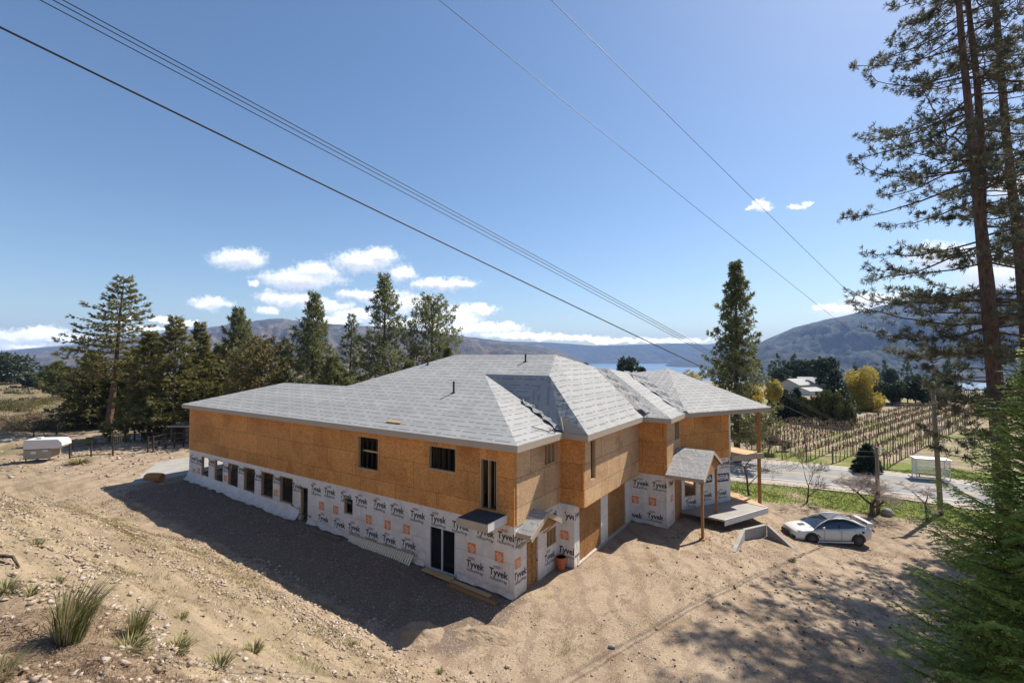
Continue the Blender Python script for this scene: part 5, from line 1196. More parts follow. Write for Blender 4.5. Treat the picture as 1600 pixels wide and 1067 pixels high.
def cw(px, row, Y): return Vector((T_(px, Y), Y, H+(557-row)/736*Y))
def thru(px0, row0, Y0, end, ext=.35):      # a wire through a seen point, carried on past it
    p = cw(px0, row0, Y0); return p+(p-Vector(end))*ext
top_q = Vector((Xq, Yq, zqt-.05))
cable(thru(0, 20, 6.9, top_q), top_q, .25, .017, 'thickest black cable crossing the sky from the upper left corner down to the roof', M['wire'])
for i, (x0, dy, lab) in enumerate([(52, 0, 'lower of the three close wires running above the thick cable'), (74, 2, 'middle of the three close wires running above the thick cable'), (84, 0, 'upper of the three close wires running above the thick cable')]):
    e = top_q+Vector((.05*i, 0, .12+.05*i)); cable(thru(x0, dy, 7.6, e), e, -.12-.015*i, .009, lab, M['wire'])
ea = Vector((Xt-.9, Yp, zpt-.25)); eb = Vector((Xt+.9, Yp, zpt-.2))
cable(thru(709, 0, 12., ea), ea, .18, .0085, 'thin wire crossing the upper middle sky towards the utility pole', M['wire_thin'])
cable(thru(884, 0, 12., eb), eb, .18, .0085, 'thin wire, rightmost of all, slanting down to the mountain', M['wire_thin'])
for i, (rw, lab) in enumerate([(698, 'upper thin wire running level from the short pole along the vineyard'), (706, 'lower thin wire running level from the short pole along the vineyard')]):
    cable(cw(1366, rw+6, Yq), cw(1000, rw-2, 44.), .1, .012, lab, M['wire'], 12)
cable(cw(1366, 704, Yq), cw(1720, 712, 30.), .1, .012, 'thin level wire from the short pole to the right past the bus shelter', M['wire'], 12)

# ------------------------------------------------------------------ bus shelter
Ys = 43.2; xs = T_(1449, Ys); zs = gz(xs, Ys)+.02; ang = math.radians(-22)
sh = empty('bus_shelter', (xs, Ys, zs), 'small glass bus shelter with a white frame and bench beside the road', 'bus shelter')
def SP(u, v, z): ca, sa = math.cos(ang), math.sin(ang); return Vector((xs+u*ca-v*sa, Ys+u*sa+v*ca, zs+z))
mg, t, b, out = mat('shelter_glass'); b.inputs['Base Color'].default_value = (.6, .68, .68, 1); b.inputs['Roughness'].default_value = .08; b.inputs['Alpha'].default_value = .35
pb = MB(); pb.box(SP(-1.7, -.9, 0), SP(1.7, -.9, 0)-SP(-1.7, -.9, 0), SP(-1.7, .9, 0)-SP(-1.7, -.9, 0), (0, 0, .1)); pb.build('base', M['concrete'], sh)
for u in (-1.4, 1.4):
    for v in (-.6, .6):
        mb = MB(); mb.box(SP(u-.035, v-.035, .1), SP(u+.035, v, 0)-SP(u-.035, v, 0), SP(u, v+.035, 0)-SP(u, v-.035, 0), (0, 0, 2.0)); mb.build('corner_post', M['white_trim'], sh)
for k, (p0, p1) in enumerate([(SP(-1.36, .6, .35), SP(1.36, .6, .35)), (SP(-1.4, -.55, .35), SP(-1.4, .55, .35)), (SP(1.4, -.55, .35), SP(1.4, .55, .35))]):
    mb = MB(); d = p1-p0; nn = Vector((-d.y, d.x, 0)).normalized()*.02; mb.box(p0, d, nn, (0, 0, 1.6)); mb.build('glass_panel', mg, sh)
    mb = MB(); mb.box(p0+Vector((0, 0, .75))-nn*.6, d, nn*2.2, (0, 0, .05)); mb.build('rail', M['white_trim'], sh)
mb = MB(); mb.box(SP(-1.6, -.85, 2.1), SP(1.6, -.85, 0)-SP(-1.6, -.85, 0), SP(-1.6, .8, 0)-SP(-1.6, -.85, 0), (0, 0, .12)); mb.build('roof', M['white_trim'], sh, bevel=.02)
mb = MB(); mb.box(SP(-1.1, .15, .5), SP(1.1, .15, 0)-SP(-1.1, .15, 0), SP(0, .5, 0)-SP(0, .15, 0), (0, 0, .05)); mb.box(SP(-.9, .2, .1), SP(-.85, .2, 0)-SP(-.9, .2, 0), SP(0, .45, 0)-SP(0, .2, 0), (0, 0, .4)); mb.box(SP(.85, .2, .1), SP(.9, .2, 0)-SP(.85, .2, 0), SP(0, .45, 0)-SP(0, .2, 0), (0, 0, .4)); mb.build('bench', M['lumber'], sh)

sh.scale = (.85, .85, .85)
# ------------------------------------------------------------------ white sports saloon
def carmat(name, c, rough, coat=0., metal=0.):
    m, t, b, _ = mat(name); o = t.n('ShaderNodeTexCoord').outputs['Object']; n = t.noise(o, 4., 3)
    setc(t, b, t.ramp(n, [(.3, tuple(x*.93 for x in c)), (.7, c)]), rough, metal, .5); b.inputs['Coat Weight'].default_value = coat; b.inputs['Coat Roughness'].default_value = .05; return m
CW = carmat('car_white', (.68, .66, .62), .35, .5); CBk = carmat('car_black', (.022, .023, .026), .45, .25); CG = carmat('car_glass', (.02, .03, .045), .05, 1.); CT = carmat('tyre', (.018, .018, .019), .85)
CR = carmat('wheel_rim', (.10, .10, .11), .35, 0, .8); CL_ = carmat('lamp_glass', (.45, .47, .5), .1, 1.); CTL = carmat('tail_lamp', (.25, .01, .01), .15, 1.); CP = carmat('trim_black', (.02, .02, .022), .6)
def build_car(x, y, yaw):
    z = gz(x, y)-.0; root = empty('parked_car', (0, 0, 0), 'white sports saloon with a black roof and rear wing parked nose left on the dirt', 'car')
    # stations front (+) to rear (-): x, half width, bottom, wheel-side mid, shoulder z, deck z
    S = [(2.25, .60, .24, .58, .67), (2.20, .78, .20, .64, .73), (2.05, .85, .18, .70, .79), (1.75, .89, .18, .76, .85), (1.35, .905, .18, .81, .90), (.95, .90, .17, .85, .935), (.5, .89, .17, .86, .96), (0, .89, .17, .875, .97),
         (-.6, .895, .17, .89, .985), (-1.1, .91, .18, .92, 1.01), (-1.5, .91, .19, .95, 1.055), (-1.85, .88, .21, .96, 1.075), (-2.12, .80, .26, .93, 1.05), (-2.24, .62, .34, .80, .96)]
    mb = MB(); rows = []
    for (sx, w, zb, zm, zt) in S:
        half = [(0, zb), (w*.80, zb), (w*.97, zb+.08), (w, zb+(zm-zb)*.45), (w*1.0, zm*.93), (w*.965, zm), (w*.80, zt-.012), (w*.4, zt+.01), (0, zt+.015)]
        ring = [(sx, a, b_) for a, b_ in half]+[(sx, -a, b_) for a, b_ in half[-2:0:-1]]; rows.append(ring)
    n = len(rows[0])
    for i in range(len(rows)-1):
        for j in range(n): k = (j+1) % n; mb.face([rows[i][j], rows[i+1][j], rows[i+1][k], rows[i][k]])
    mb.face(rows[0]); mb.face(rows[-1][::-1])
    def smooth_join(mb_, name, mt, par, lvl=1):
        o = mb_.build(name, mt, par, smooth=True); bm = bmesh.new(); bm.from_mesh(o.data); bmesh.ops.remove_doubles(bm, verts=bm.verts, dist=.001); bmesh.ops.recalc_face_normals(bm, faces=bm.faces); bm.to_mesh(o.data); bm.free()
        if lvl: s_ = o.modifiers.new('s', 'SUBSURF'); s_.levels = s_.render_levels = lvl
        return o
    body = smooth_join(mb, 'body', CW, root)
    # greenhouse
    G = [(1.12, .70, .90, .91), (.65, .70, .95, 1.20), (.22, .66, .97, 1.40), (-.25, .645, .98, 1.475), (-.75, .64, .99, 1.46), (-1.15, .63, 1.01, 1.36), (-1.60, .62, 1.04, 1.13), (-1.74, .6, 1.05, 1.07)]
    mb = MB(); rows = []
    for sx, w, zb, zt in G:
        wb_ = .79 if sx > -1.3 else .74; hh = zt-zb; wt = wb_-(.24*min(1, hh/.40))
        rows.append([(sx, wb_, zb-.04), (sx, (wb_+wt)/2+.02, zb+hh*.55), (sx, wt, zt-.03*min(1, hh*3)), (sx, wt*.5, zt), (sx, 0, zt+.01), (sx, -wt*.5, zt), (sx, -wt, zt-.03*min(1, hh*3)), (sx, -(wb_+wt)/2-.02, zb+hh*.55), (sx, -wb_, zb-.04)])
    for i in range(len(rows)-1):
        for j in range(8): mb.face([rows[i][j], rows[i+1][j], rows[i+1][j+1], rows[i][j+1]])
    smooth_join(mb, 'windows', CG, root)
    mb = MB()
    for i in range(2, 5):
        for j in range(2, 6): mb.face([(p[0], p[1]*1.02, p[2]+.035) for p in (rows[i][j], rows[i+1][j], rows[i+1][j+1], rows[i][j+1])])
    smooth_join(mb, 'roof_panel', CBk, root)
    # pillars (white), beltline
    for sg in (-1, 1):
        mb = MB(); mb.tube([(1.14, sg*.80, .925)]+[(r0[2 if sg > 0 else 6][0], r0[2 if sg > 0 else 6][1]*1.02, r0[2 if sg > 0 else 6][2]+.012) for r0 in rows[1:-1]]+[(-1.8, sg*.72, 1.07)], [.03, .032, .03, .03, .03, .035, .05, .06], 6); mb.build('pillar', CW, root, smooth=True)
        mb = MB(); mb.beam((-.28, sg*.80, .98), (-.38, sg*.565, 1.38), .07, .02); mb.build('door_pillar', CP, root)
        mb = MB(); mb.tube([(.68, sg*.86, .98), (.66, sg*.98, 1.01), (.62, sg*1.0, 1.01)], [.04, .085, .06], 8); mb.build('mirror', CW, root, smooth=True)
        mb = MB(); mb.face([(2.20, sg*.46, .60), (1.93, sg*.84, .72), (1.86, sg*.86, .79), (2.12, sg*.50, .72)]) ; mb.v = [(a+.035, b_+sg*.015, c+.012) for a, b_, c in mb.v]; mb.build('headlight', CL_, root)
        mb = MB(); mb.box((-2.22, sg*.50-(.0 if sg > 0 else .32), .80), (.0-.03, 0, 0), (0, .32, 0), (0, 0, .12)); mb.build('tail_light', CTL, root)
        for dx0, dx1 in ((.62, .625), (-.35, -.345), (-1.12, -1.115)):
            mb = MB(); mb.beam((dx0, sg*.905, .28), (dx0-.03, sg*.895, .93), .012, .008); mb.build('door_gap', CP, root)
        for dx in (-.2, -1.0):
            mb = MB(); mb.beam((dx, sg*.915, .80), (dx-.14, sg*.915, .80), .02, .03); mb.build('door_handle', CW, root)
        mb = MB(); mb.beam((1.0, sg*.915, .62), (.84, sg*.915, .44), .02, .05); mb.build('side_vent', CP, root)
        mb = MB(); mb.beam((1.0, sg*.90, .20), (-1.05, sg*.90, .20), .03, .07); mb.build('side_skirt', CW, root)
    mb = MB(); mb.face([(2.27, -.40, .30), (2.27, .40, .30), (2.30, .30, .60), (2.30, -.30, .60)]); mb.v = [(a+.03, b_, c) for a, b_, c in mb.v]; mb.build('grille', CP, root)
    mb = MB(); mb.box((1.5, -.86, .12), (.74, 0, 0), (0, 1.72, 0), (0, 0, .08)); mb.build('front_lip', CP, root, bevel=.02)
    mb = MB(); mb.box((1.30, -.15, .905), (.34, 0, -.035), (0, .30, 0), (0, 0, .03)); mb.build('hood_vent', CP, root)
    for sg in (-1, 1):
        mb = MB(); mb.box((1.02, sg*.42-.1, .915), (.26, 0, -.03), (0, .2, 0), (0, 0, .02)); mb.build('hood_vent', CP, root)
    mb = MB(); mb.box((-2.30, -.26, .60), (.02, 0, 0), (0, .52, 0), (0, 0, .13)); mb.build('number_plate', M['white_trim'], root)
    for sg in (-1, 1):
        mb = MB(); mb.box((2.18, sg*.62-.14, .32), (.10, 0, 0), (0, .28, 0), (0, 0, .16)); mb.build('bumper_intake', CP, root)
        mb = MB(); mb.beam((-1.62, sg*.915, .80), (-1.50, sg*.915, .80), .02, .12); mb.build('fuel_flap', CP, root)
    # rear wing
    sp = MB(); sp.box((-2.24, -.74, 1.23), (.28, 0, .02), (0, 1.48, 0), (0, 0, .03)); wing = sp.build('rear_wing', CW, root, bevel=.012)
    for sg in (-1, 1):
        mb = MB(); mb.box((-2.15, sg*.70-.02, 1.03), (.22, 0, 0), (0, .04, 0), (0, 0, .22)); mb.build('wing_post', CW, wing)
    # wheels
    for wx in (1.33, -1.30):
        for sg in (-1, 1):
            ar = MB(); pts = [(wx+.40*math.cos(t_), sg*.895, .335+.40*math.sin(t_)) for t_ in np.linspace(-.25, math.pi+.25, 18)]
            ar.face([(a, b_+sg*.012, c) for a, b_, c in pts]); ar.build('wheel_arch', CP, root)
            w0 = MB(); w0.tube([(wx, sg*.70, .33), (wx, sg*.72, .33), (wx, sg*.90, .33), (wx, sg*.925, .33)], [.29, .33, .33, .30], 28); tyre = w0.build('wheel', CT, root, smooth=False)
            rm = MB(); rm.tube([(wx, sg*.905, .33), (wx, sg*.932, .33)], [.245, .235], 28); rim_ = rm.build('rim', CP, tyre)
            for k in range(10):
                t_ = k*math.pi/5; rs = MB(); rs.beam((wx+.04*math.cos(t_), sg*.940, .33+.04*math.sin(t_)), (wx+.235*math.cos(t_), sg*.938, .33+.235*math.sin(t_)), .012, .03, up=(-math.sin(t_), 0, math.cos(t_))); rs.build('spoke', CR, tyre) if False else None
                if k == 0: SPK = MB()
                SPK.beam((wx+.04*math.cos(t_), sg*.942, .33+.04*math.sin(t_)), (wx+.235*math.cos(t_), sg*.938, .33+.235*math.sin(t_)), .014, .034, up=(-math.sin(t_), 0, math.cos(t_)))
            SPK.tube([(wx, sg*.93, .33), (wx, sg*.95, .33)], [.06, .05], 10); SPK.build('spokes', CR, tyre)
    root.location = (x, y, z); root.rotation_euler = (0, 0, yaw); return root
cx, cy = 19.05, 28.9
build_car(cx, cy, math.radians(180-4))

# ------------------------------------------------------------------ the left middle ground: camper, pens, bushes
x, y = ray_ground(78, 717); z = gz(x, y)
cmp_ = empty('camper', (0, 0, 0), 'white and beige camper parked on the dirt at the far left', 'camper')
CWm = carmat('camper_white', (.66, .65, .62), .45, .2); CB_ = carmat('camper_beige', (.34, .29, .22), .5, .1)
mb = MB(); mb.box((-1.7, -1.0, .28), (2.6, 0, 0), (0, 2.0, 0), (0, 0, 1.02)); mb.build('lower_body', CB_, cmp_, bevel=.04)
mb = MB(); prof = [(-1.72, 1.3), (1.65, 1.3), (1.95, 1.55), (1.9, 1.9), (1.55, 2.22), (-1.6, 2.28), (-1.72, 2.15)]
mb.face([(a, -1.02, b_) for a, b_ in prof]); mb.face([(a, 1.02, b_) for a, b_ in prof[::-1]])
for i in range(7): (a0, b0), (a1, b1) = prof[i], prof[(i+1) % 7]; mb.face([(a0, -1.02, b0), (a0, 1.02, b0), (a1, 1.02, b1), (a1, -1.02, b1)])
mb.build('upper_body', CWm, cmp_, bevel=.05)
mb = MB(); mb.box((-1.75, -.35, .62), (.03, 0, 0), (0, .66, 0), (0, 0, 1.45)); d_ = mb.build('door', CWm, cmp_)
mb = MB(); mb.box((-1.775, -.2, 1.5), (.02, 0, 0), (0, .36, 0), (0, 0, .4)); mb.build('window', M['dark_glass'], d_)
mb = MB(); mb.box((-1.74, .45, 1.35), (.02, 0, 0), (0, .4, 0), (0, 0, .4)); mb.build('window', M['dark_glass'], cmp_)
mb = MB(); mb.box((-1.0, -1.045, .8), (.5, 0, 0), (0, .02, 0), (0, 0, .3)); mb.build('vent_hatch', CWm, cmp_)
mb = MB(); mb.box((.1, -1.045, 1.02), (.55, 0, 0), (0, .02, 0), (0, 0, .16)); mb.build('hatch', CWm, cmp_)
mb = MB(); mb.box((-.9, -.3, 2.28), (.5, 0, 0), (0, .5, 0), (0, 0, .15)); mb.build('roof_vent', CWm, cmp_, bevel=.02)
for a, b_ in ((-1.5, -.9), (-1.5, .9), (.7, -.9), (.7, .9)): mb = MB(); mb.cbox((a, b_, .0), .1, .1, .56); mb.build('support_leg', M['oldwood'], cmp_)
mb = MB(); mb.box((-1.72, -1.035, 1.22), (2.62, 0, 0), (0, .012, 0), (0, 0, .09)); mb.build('stripe', M['oldwood'], cmp_)
cmp_.location = (x, y, z); cmp_.rotation_euler = (0, 0, math.radians(18)); cmp_.scale = (.70, .70, .80)
def fence(pts, ht, rails, label, mt='dark_fence', nm='rail_fence', pw=.09):
    W_ = [ray_ground(*p) for p in pts]; rt = empty(nm, (*W_[0], gz(*W_[0])), label, 'fence')
    for (x, y) in W_: mb = MB(); mb.cbox((x, y, gz(x, y)-.1), pw, pw, ht+.1); mb.build('post', M[mt], rt)
    for (a, b_), (c_, d_) in zip(W_[:-1], W_[1:]):
        for h_ in rails: mb = MB(); mb.beam((a, b_, gz(a, b_)+h_), (c_, d_, gz(c_, d_)+h_), .04, .08); mb.build('rail', M[mt], rt)
fence([(114, 716), (147, 712), (181, 711)], 1.3, (.15, 1.2), 'low black rail fence with three posts right of the camper')
fence([(214, 688), (225, 690), (234, 692), (242, 694), (252, 696)], 1.3, (.5, 1.2), 'dark rail fence running diagonally between the pens')
fence([(235, 706), (243, 705), (262, 700), (276, 699), (290, 697), (305, 696)], 1.5, (.4, .9, 1.4), 'dark pen fence nearest the house corner')
fence([(57, 682), (93, 678), (124, 668), (153, 662), (182, 658), (208, 656), (235, 655), (262, 656), (290, 658)], 1.2, (.6, 1.15), 'long back fence of the pens passing under the tall open fir')
fence([(118, 700), (150, 697), (172, 694), (200, 690), (213, 688)], .8, (.2, .7), 'low grey fence at the near side of the junk in the pens', 'oldwood')
x, y = ray_ground(288, 692); z = gz(x, y)
shd = empty('animal_shelter', (x, y, z), 'dark lean-to animal shelter in the pens beside the house corner', 'shed')
mb = MB(); mb.box((x-1.2, y, z), (.1, 0, 0), (0, 1.6, 0), (0, 0, 1.7)); mb.box((x-1.1, y+1.5, z), (3.0, 0, 0), (0, .1, 0), (0, 0, 1.7)); mb.box((x+.3, y, z), (.9, 0, 0), (0, .1, 0), (0, 0, 1.7)); mb.build('wall', M['oldwood'], shd)
mb = MB(); mb.box((x-1.4, y-.2, z+1.7), (3.4, 0, 0), (0, 2.0, .15), (0, 0, .08)); mb.build('roof', M['steel'], shd)
x, y = ray_ground(186, 692)
pal = empty('pallet', (x, y, gz(x, y)), 'pale wooden pallet standing on edge in the pens', 'pallet')
for k in range(6): mb = MB(); mb.box((x-.55+k*.2, y, gz(x, y)), (.11, 0, 0), (0, .03, 0), (0, 0, 1.1)); mb.build('slat', M['lumber'], pal)
for h_ in (.1, .95): mb = MB(); mb.box((x-.58, y+.035, gz(x, y)+h_), (1.2, 0, 0), (0, .06, 0), (0, 0, .1)); mb.build('batten', M['lumber'], pal)
def blob(name, x, y, rx, ry, rz, mt, label, cat, seed, group=None, sub=2, zo=-.25, amp=.25):
    bm = bmesh.new(); bmesh.ops.create_icosphere(bm, subdivisions=sub, radius=1); rr_ = random.Random(seed)
    ph = [rr_.uniform(0, 6) for _ in range(3)]; z = gz(x, y)
    for v in bm.verts:
        k = 1+amp*(math.sin(v.co.x*3+ph[0])*math.cos(v.co.y*3.3+ph[1])+.5*math.sin(v.co.z*5+ph[2]))+rr_.uniform(-.06, .06)
        v.co = Vector((x+v.co.x*rx*k, y+v.co.y*ry*k, z+rz*(v.co.z*k)+rz*(1+zo)*.6))
    me = bpy.data.meshes.new(name); bm.to_mesh(me); bm.free(); me.materials.append(mt); o = bpy.data.objects.new(name, me); COL.objects.link(o)
    return tag(o, label, cat, group)
for i, (px, py, a, c, lab, mt) in enumerate([(143, 693, .7, .45, 'green box like tub among the junk in the pens', 'herb'), (160, 690, .8, .5, 'pale heap of scrap left of the standing pallet', 'stone'), (172, 688, .6, .35, 'small dark heap of scrap beside the pale one', 'oldwood'), (218, 686, .6, .35, 'pale tub lying before the diagonal fence', 'white_trim'), (14, 690, .7, .22, 'long flat pale rock on the meadow left of the camper', 'concrete')]):
    x, y = ray_ground(px, py); blob('boulder' if i == 4 else 'scrap_heap', x, y, a, a*.6, c, M[mt], lab, 'rock' if i == 4 else 'heap', 600+i)
# scrub bushes over the left slope
bush_l = ['olive bush nearest the left edge behind the camper', 'brown bush above the camper roof', 'pale brown bush left of the camper', 'wide grey brown bush below the lone round pine', 'rusty brown bush beneath the white sheds', 'small brown bush beside the fence start',
          'low olive bush left of the tall fir foot', 'grey leafless bush under the lone round pine', 'twiggy brown bush in front of the bushy fir', 'small rusty bush high on the left slope', 'big olive brown bush at the left edge', 'dark brown bush between two olive ones on the left']
for i, (px, py, rx, h_, mt) in enumerate([(12, 664, 2.8, 2.2, 'scrub'), (75, 668, 2.0, 1.7, 'scrub'), (32, 672, 2.6, 2.0, 'scrub'), (108, 652, 2.8, 2.1, 'twig_grey'), (42, 640, 3.5, 2.4, 'rusty'), (90, 662, 1.5, 1.3, 'scrub'), (138, 650, 2.2, 1.6, 'cedar'), (122, 640, 3.2, 2.5, 'twig_grey'), (160, 648, 2., 1.6, 'scrub'), (70, 632, 3.2, 2.2, 'rusty'), (4, 640, 4.0, 2.8, 'cedar'), (55, 655, 2.2, 1.8, 'scrub')]):
    x, y = ray_ground(px, py); z0 = gz(x, y); rt = empty('scrub_bush', (x, y, z0), bush_l[i], 'bush')
    r_ = random.Random(700+i); tm_ = MB()
    for k in range(16): a = r_.uniform(0, 6.28); tm_.tube([(x, y, z0-.1), (x+math.cos(a)*rx*.3, y+math.sin(a)*rx*.3, z0+h_*.5), (x+math.cos(a)*rx*.7, y+math.sin(a)*rx*.7, z0+h_*r_.uniform(.6, .9))], [.04, .03, .015], 3, cap=False)
    tm_.build('stems', M['twig_grey'], rt)
    rr2 = np.random.default_rng(710+i); n = 2600; h_ *= .62; th_ = rr2.uniform(0, 6.283, n); p = rvec(n, rr2)*(rr2.uniform(.1, 1, (n, 1))**.4)*np.array([rx, rx, h_*.62])*(.8+.3*np.sin(th_*3+i))[:, None]; p = p+np.array([x, y, z0+h_*.4]); p = p[p[:, 2] > z0]
    v, f = leaf_quads(p, rvec(len(p), rr2)+np.array([0, 0, .2]), rvec(len(p), rr2), rr2.uniform(.12, .34, len(p)), rr2.uniform(.04, .09, len(p))); npmesh('foliage', v, f, M[mt], rt)
# white long sheds at the far left, farm house by the hedge
def box_house(name, px, Y, base_dz, L_, D_, Hw, roof_h, yaw, wallm, roofm, label, cat='house', wins=3, hip=False):
    X = T_(px, Y); z = float(base_h(np.array([X]), np.array([Y]))[0])+base_dz; rt = empty(name, (0, 0, 0), label, cat)
    mb = MB(); mb.box((-L_/2, -D_/2, -1), (L_, 0, 0), (0, D_, 0), (0, 0, Hw+1)); 
    mb.face([(-L_/2, -D_/2, Hw), (-L_/2, D_/2, Hw), (-L_/2, 0, Hw+roof_h)]); mb.face([(L_/2, -D_/2, Hw), (L_/2, 0, Hw+roof_h), (L_/2, D_/2, Hw)]); mb.build('wall', wallm, rt)
    e = .5; mb = MB(); k = roof_h/(D_/2)*e
    for sg in (-1, 1):
        mb.face([(-L_/2-e, sg*(D_/2+e), Hw-k), (L_/2+e, sg*(D_/2+e), Hw-k), (L_/2+e, 0, Hw+roof_h), (-L_/2-e, 0, Hw+roof_h)]); mb.face([(-L_/2-e, sg*(D_/2+e), Hw-k+.18), (L_/2+e, sg*(D_/2+e), Hw-k+.18), (L_/2+e, 0, Hw+roof_h+.18), (-L_/2-e, 0, Hw+roof_h+.18)])
        mb.face([(-L_/2-e, sg*(D_/2+e), Hw-k), (L_/2+e, sg*(D_/2+e), Hw-k), (L_/2+e, sg*(D_/2+e), Hw-k+.18), (-L_/2-e, sg*(D_/2+e), Hw-k+.18)])
    rf = mb.build('roof', roofm, rt)
    for i in range(wins):
        u = -L_/2+L_*(i+.7)/(wins+.4); mb = MB(); mb.box((u-.6, -D_/2-.03, 1.0), (1.2, 0, 0), (0, .05, 0), (0, 0, 1.2)); w_ = mb.build('window', M['dark_glass'], rt)
        mb = MB(); mb.box((u-.68, -D_/2-.02, .92), (1.36, 0, 0), (0, .03, 0), (0, 0, .08)); mb.build('sill', M['white_trim'], w_)
    rt.location = (X, Y, z); rt.rotation_euler = (0, 0, yaw); return rt
RG = simple('grey_shingles', (.24, .24, .25), (.18, .18, .19), 2.); WB_ = simple('pale_blue_siding', (.45, .52, .58), (.4, .47, .53), 2.); WT = simple('cream_siding', (.5, .46, .42), (.42, .38, .35), 2.)
box_house('long_shed', 20, 150, .8, 9.5, 4, 1.5, .8, math.radians(8), M['white_trim'], M['white_trim'], 'white long shed with a low roof on the far left', 'shed', 0)
box_house('farm_house', 1243, 150, -1.2, 8, 7, 3.6, 1.6, math.radians(25), WT, RG, 'cream farm house with a grey roof above the cedar hedge, left one')
box_house('farm_house', 1270, 156, -1.0, 8.5, 7, 3.7, 1.6, math.radians(-20), WB_, RG, 'pale blue farm house with a grey roof, right one beside the spruce')
box_house('garage_building', 1262, 138, -1.0, 5.5, 5, 2.2, .8, math.radians(20), M['white_trim'], RG, 'small white outbuilding in front of the two farm houses', 'outbuilding', 1)
# far town dots on the right shore: tiny pale houses on the mountain foot
hm = None; r_ = random.Random(91)
for i in range(46):
    Y = r_.uniform(1500, 2500); X = Y*r_.uniform(.60, 1.02); mb = MB(); z = float(base_h(np.array([X]), np.array([Y]))[0])
    if hm is None:
        mb.box((-8, -6, -4), (16, 0, 0), (0, 12, 0), (0, 0, 10)); mb.face([(-9, -7, 6), (9, -7, 6), (9, 0, 10), (-9, 0, 10)]); mb.face([(-9, 7, 6), (-9, 0, 10), (9, 0, 10), (9, 7, 6)]); hm = mb.build('distant_house', M['white_trim']); o = hm
    else: o = hm.copy(); COL.objects.link(o)
    tag(o, 'tiny pale house on the far lower slope right of the lake', 'house', 'houses of the far town'); o.location = (X, Y, z+1); o.rotation_euler = (0, 0, r_.uniform(0, 3))

# ------------------------------------------------------------------ sand heap, stones, weeds
def heap(name, px, py, rx, ry, hh, mt, label, seed, rot=0.):
    cx_, cy_ = ray_ground(px, py); n = 56; V = []; F_ = []; ca, sa = math.cos(rot), math.sin(rot)
    gx_, gy_ = np.meshgrid(np.linspace(-1.15, 1.15, n), np.linspace(-1.15, 1.15, n)); rr_ = np.hypot(gx_, gy_)+.22*fbm(gx_*2.2+5, gy_*2.2, seed)
    X = cx_+gx_*rx*ca-gy_*ry*sa; Y = cy_+gx_*rx*sa+gy_*ry*ca; hz = hh*ss(rr_, 1.0, .1)*(1+.5*fbm(gx_*3, gy_*3, seed+3))+.03*fbm(gx_*14, gy_*14, seed+7)*ss(rr_, 1, .7)-.12*ss(rr_, .9, 1.1)
    Z = ground_h(X, Y)+hz; ids = np.arange(n*n).reshape(n, n); f = np.stack([ids[:-1, :-1], ids[:-1, 1:], ids[1:, 1:], ids[1:, :-1]], -1).reshape(-1, 4)
    return tag(npmesh(name, np.stack([X, Y, Z], -1).reshape(-1, 3), f, mt, smooth=True), label, 'sand heap')
SM = simple('heap_sand', (.33, .25, .175), (.25, .185, .125), 1.8, .95, 0, .1, .9, .05)
heap('sand_heap', 655, 985, 1.1, .75, .36, SM, 'grey sand heap at the edge of the house shadow, left one', 5, .3)
heap('sand_heap', 762, 985, 1.3, .65, .18, SM, 'lower flatter sand heap right of the grey one before the house corner', 9, -.2)
def stones(name, n, region, smin, smax, seed, mt, power=2.2, kind='stuff', flat=.55, keep=None):
    r = np.random.default_rng(seed); a = r.uniform(region[0], region[1], n); b = r.uniform(region[2], region[3], n)
    X = .1-.833*a+.554*b; Y = 19.6+.553*a+.832*b; ok = np.hypot(X, Y) > 3.2
    if keep is not None: ok &= keep(a, b, X, Y, r)
    X, Y, a, b = X[ok], Y[ok], a[ok], b[ok]; n = len(X); Z = ground_h(X, Y); s = smin+(smax-smin)*r.uniform(0, 1, n)**power
    base = np.array([[1, 0, 0], [-1, 0, 0], [0, 1, 0], [0, -1, 0], [0, 0, 1], [0, 0, -1]], float); V = base[None]*s[:, None, None]*r.uniform(.55, 1.2, (n, 6, 1)); V[:, :, 2] *= flat
    V += r.normal(0, .30, (n, 6, 3))*s[:, None, None]; th = r.uniform(0, 6.28, n); c, d = np.cos(th), np.sin(th); x = V[:, :, 0]*c[:, None]-V[:, :, 1]*d[:, None]; y = V[:, :, 0]*d[:, None]+V[:, :, 1]*c[:, None]
    V[:, :, 0] = x+X[:, None]; V[:, :, 1] = y+Y[:, None]; V[:, :, 2] += (Z+s*.15)[:, None]
    t_ = np.array([[0, 2, 4], [2, 1, 4], [1, 3, 4], [3, 0, 4], [2, 0, 5], [1, 2, 5], [3, 1, 5], [0, 3, 5]]); f = (np.arange(n)[:, None, None]*6+t_[None]).reshape(-1, 3)
    return tag(npmesh(name, V.reshape(-1, 3), f, mt), kind=kind)
def bank_keep(a, b, X, Y, r): d = fbm(a*.35, b*.8, 83); return r.uniform(0, 1, len(a)) < np.clip(.35+1.3*d, .05, 1)*np.clip(1.25-np.hypot(X, Y)/42, .12, 1)
stones('gravel', 110000, (-9, 32, -17, -4.0), .012, .085, 1, M['stone'], 2.6, keep=bank_keep)
def yard_keep(a, b, X, Y, r): ins = (a > -3.2) & (a < 29.8) & (b > -.5); return (~ins) & (r.uniform(0, 1, len(a)) < np.clip(.30+.9*fbm(X*.3, Y*.3, 87), .03, 1)) & (road_dist(X, Y) > 8)
stones('gravel', 60000, (-24, 32, -5, 18), .012, .06, 2, M['stone'], 3.0, keep=yard_keep)
stones('gravel', 7000, (28, 62, -16, 8), .03, .2, 4, M['stone'], 3.5, keep=lambda a, b, X, Y, r: r.uniform(0, 1, len(a)) < np.clip(.25+1.2*fbm(X*.15, Y*.15, 89), .02, 1))
CN = simple('cone_brown', (.06, .04, .03), (.035, .025, .02), 9.)
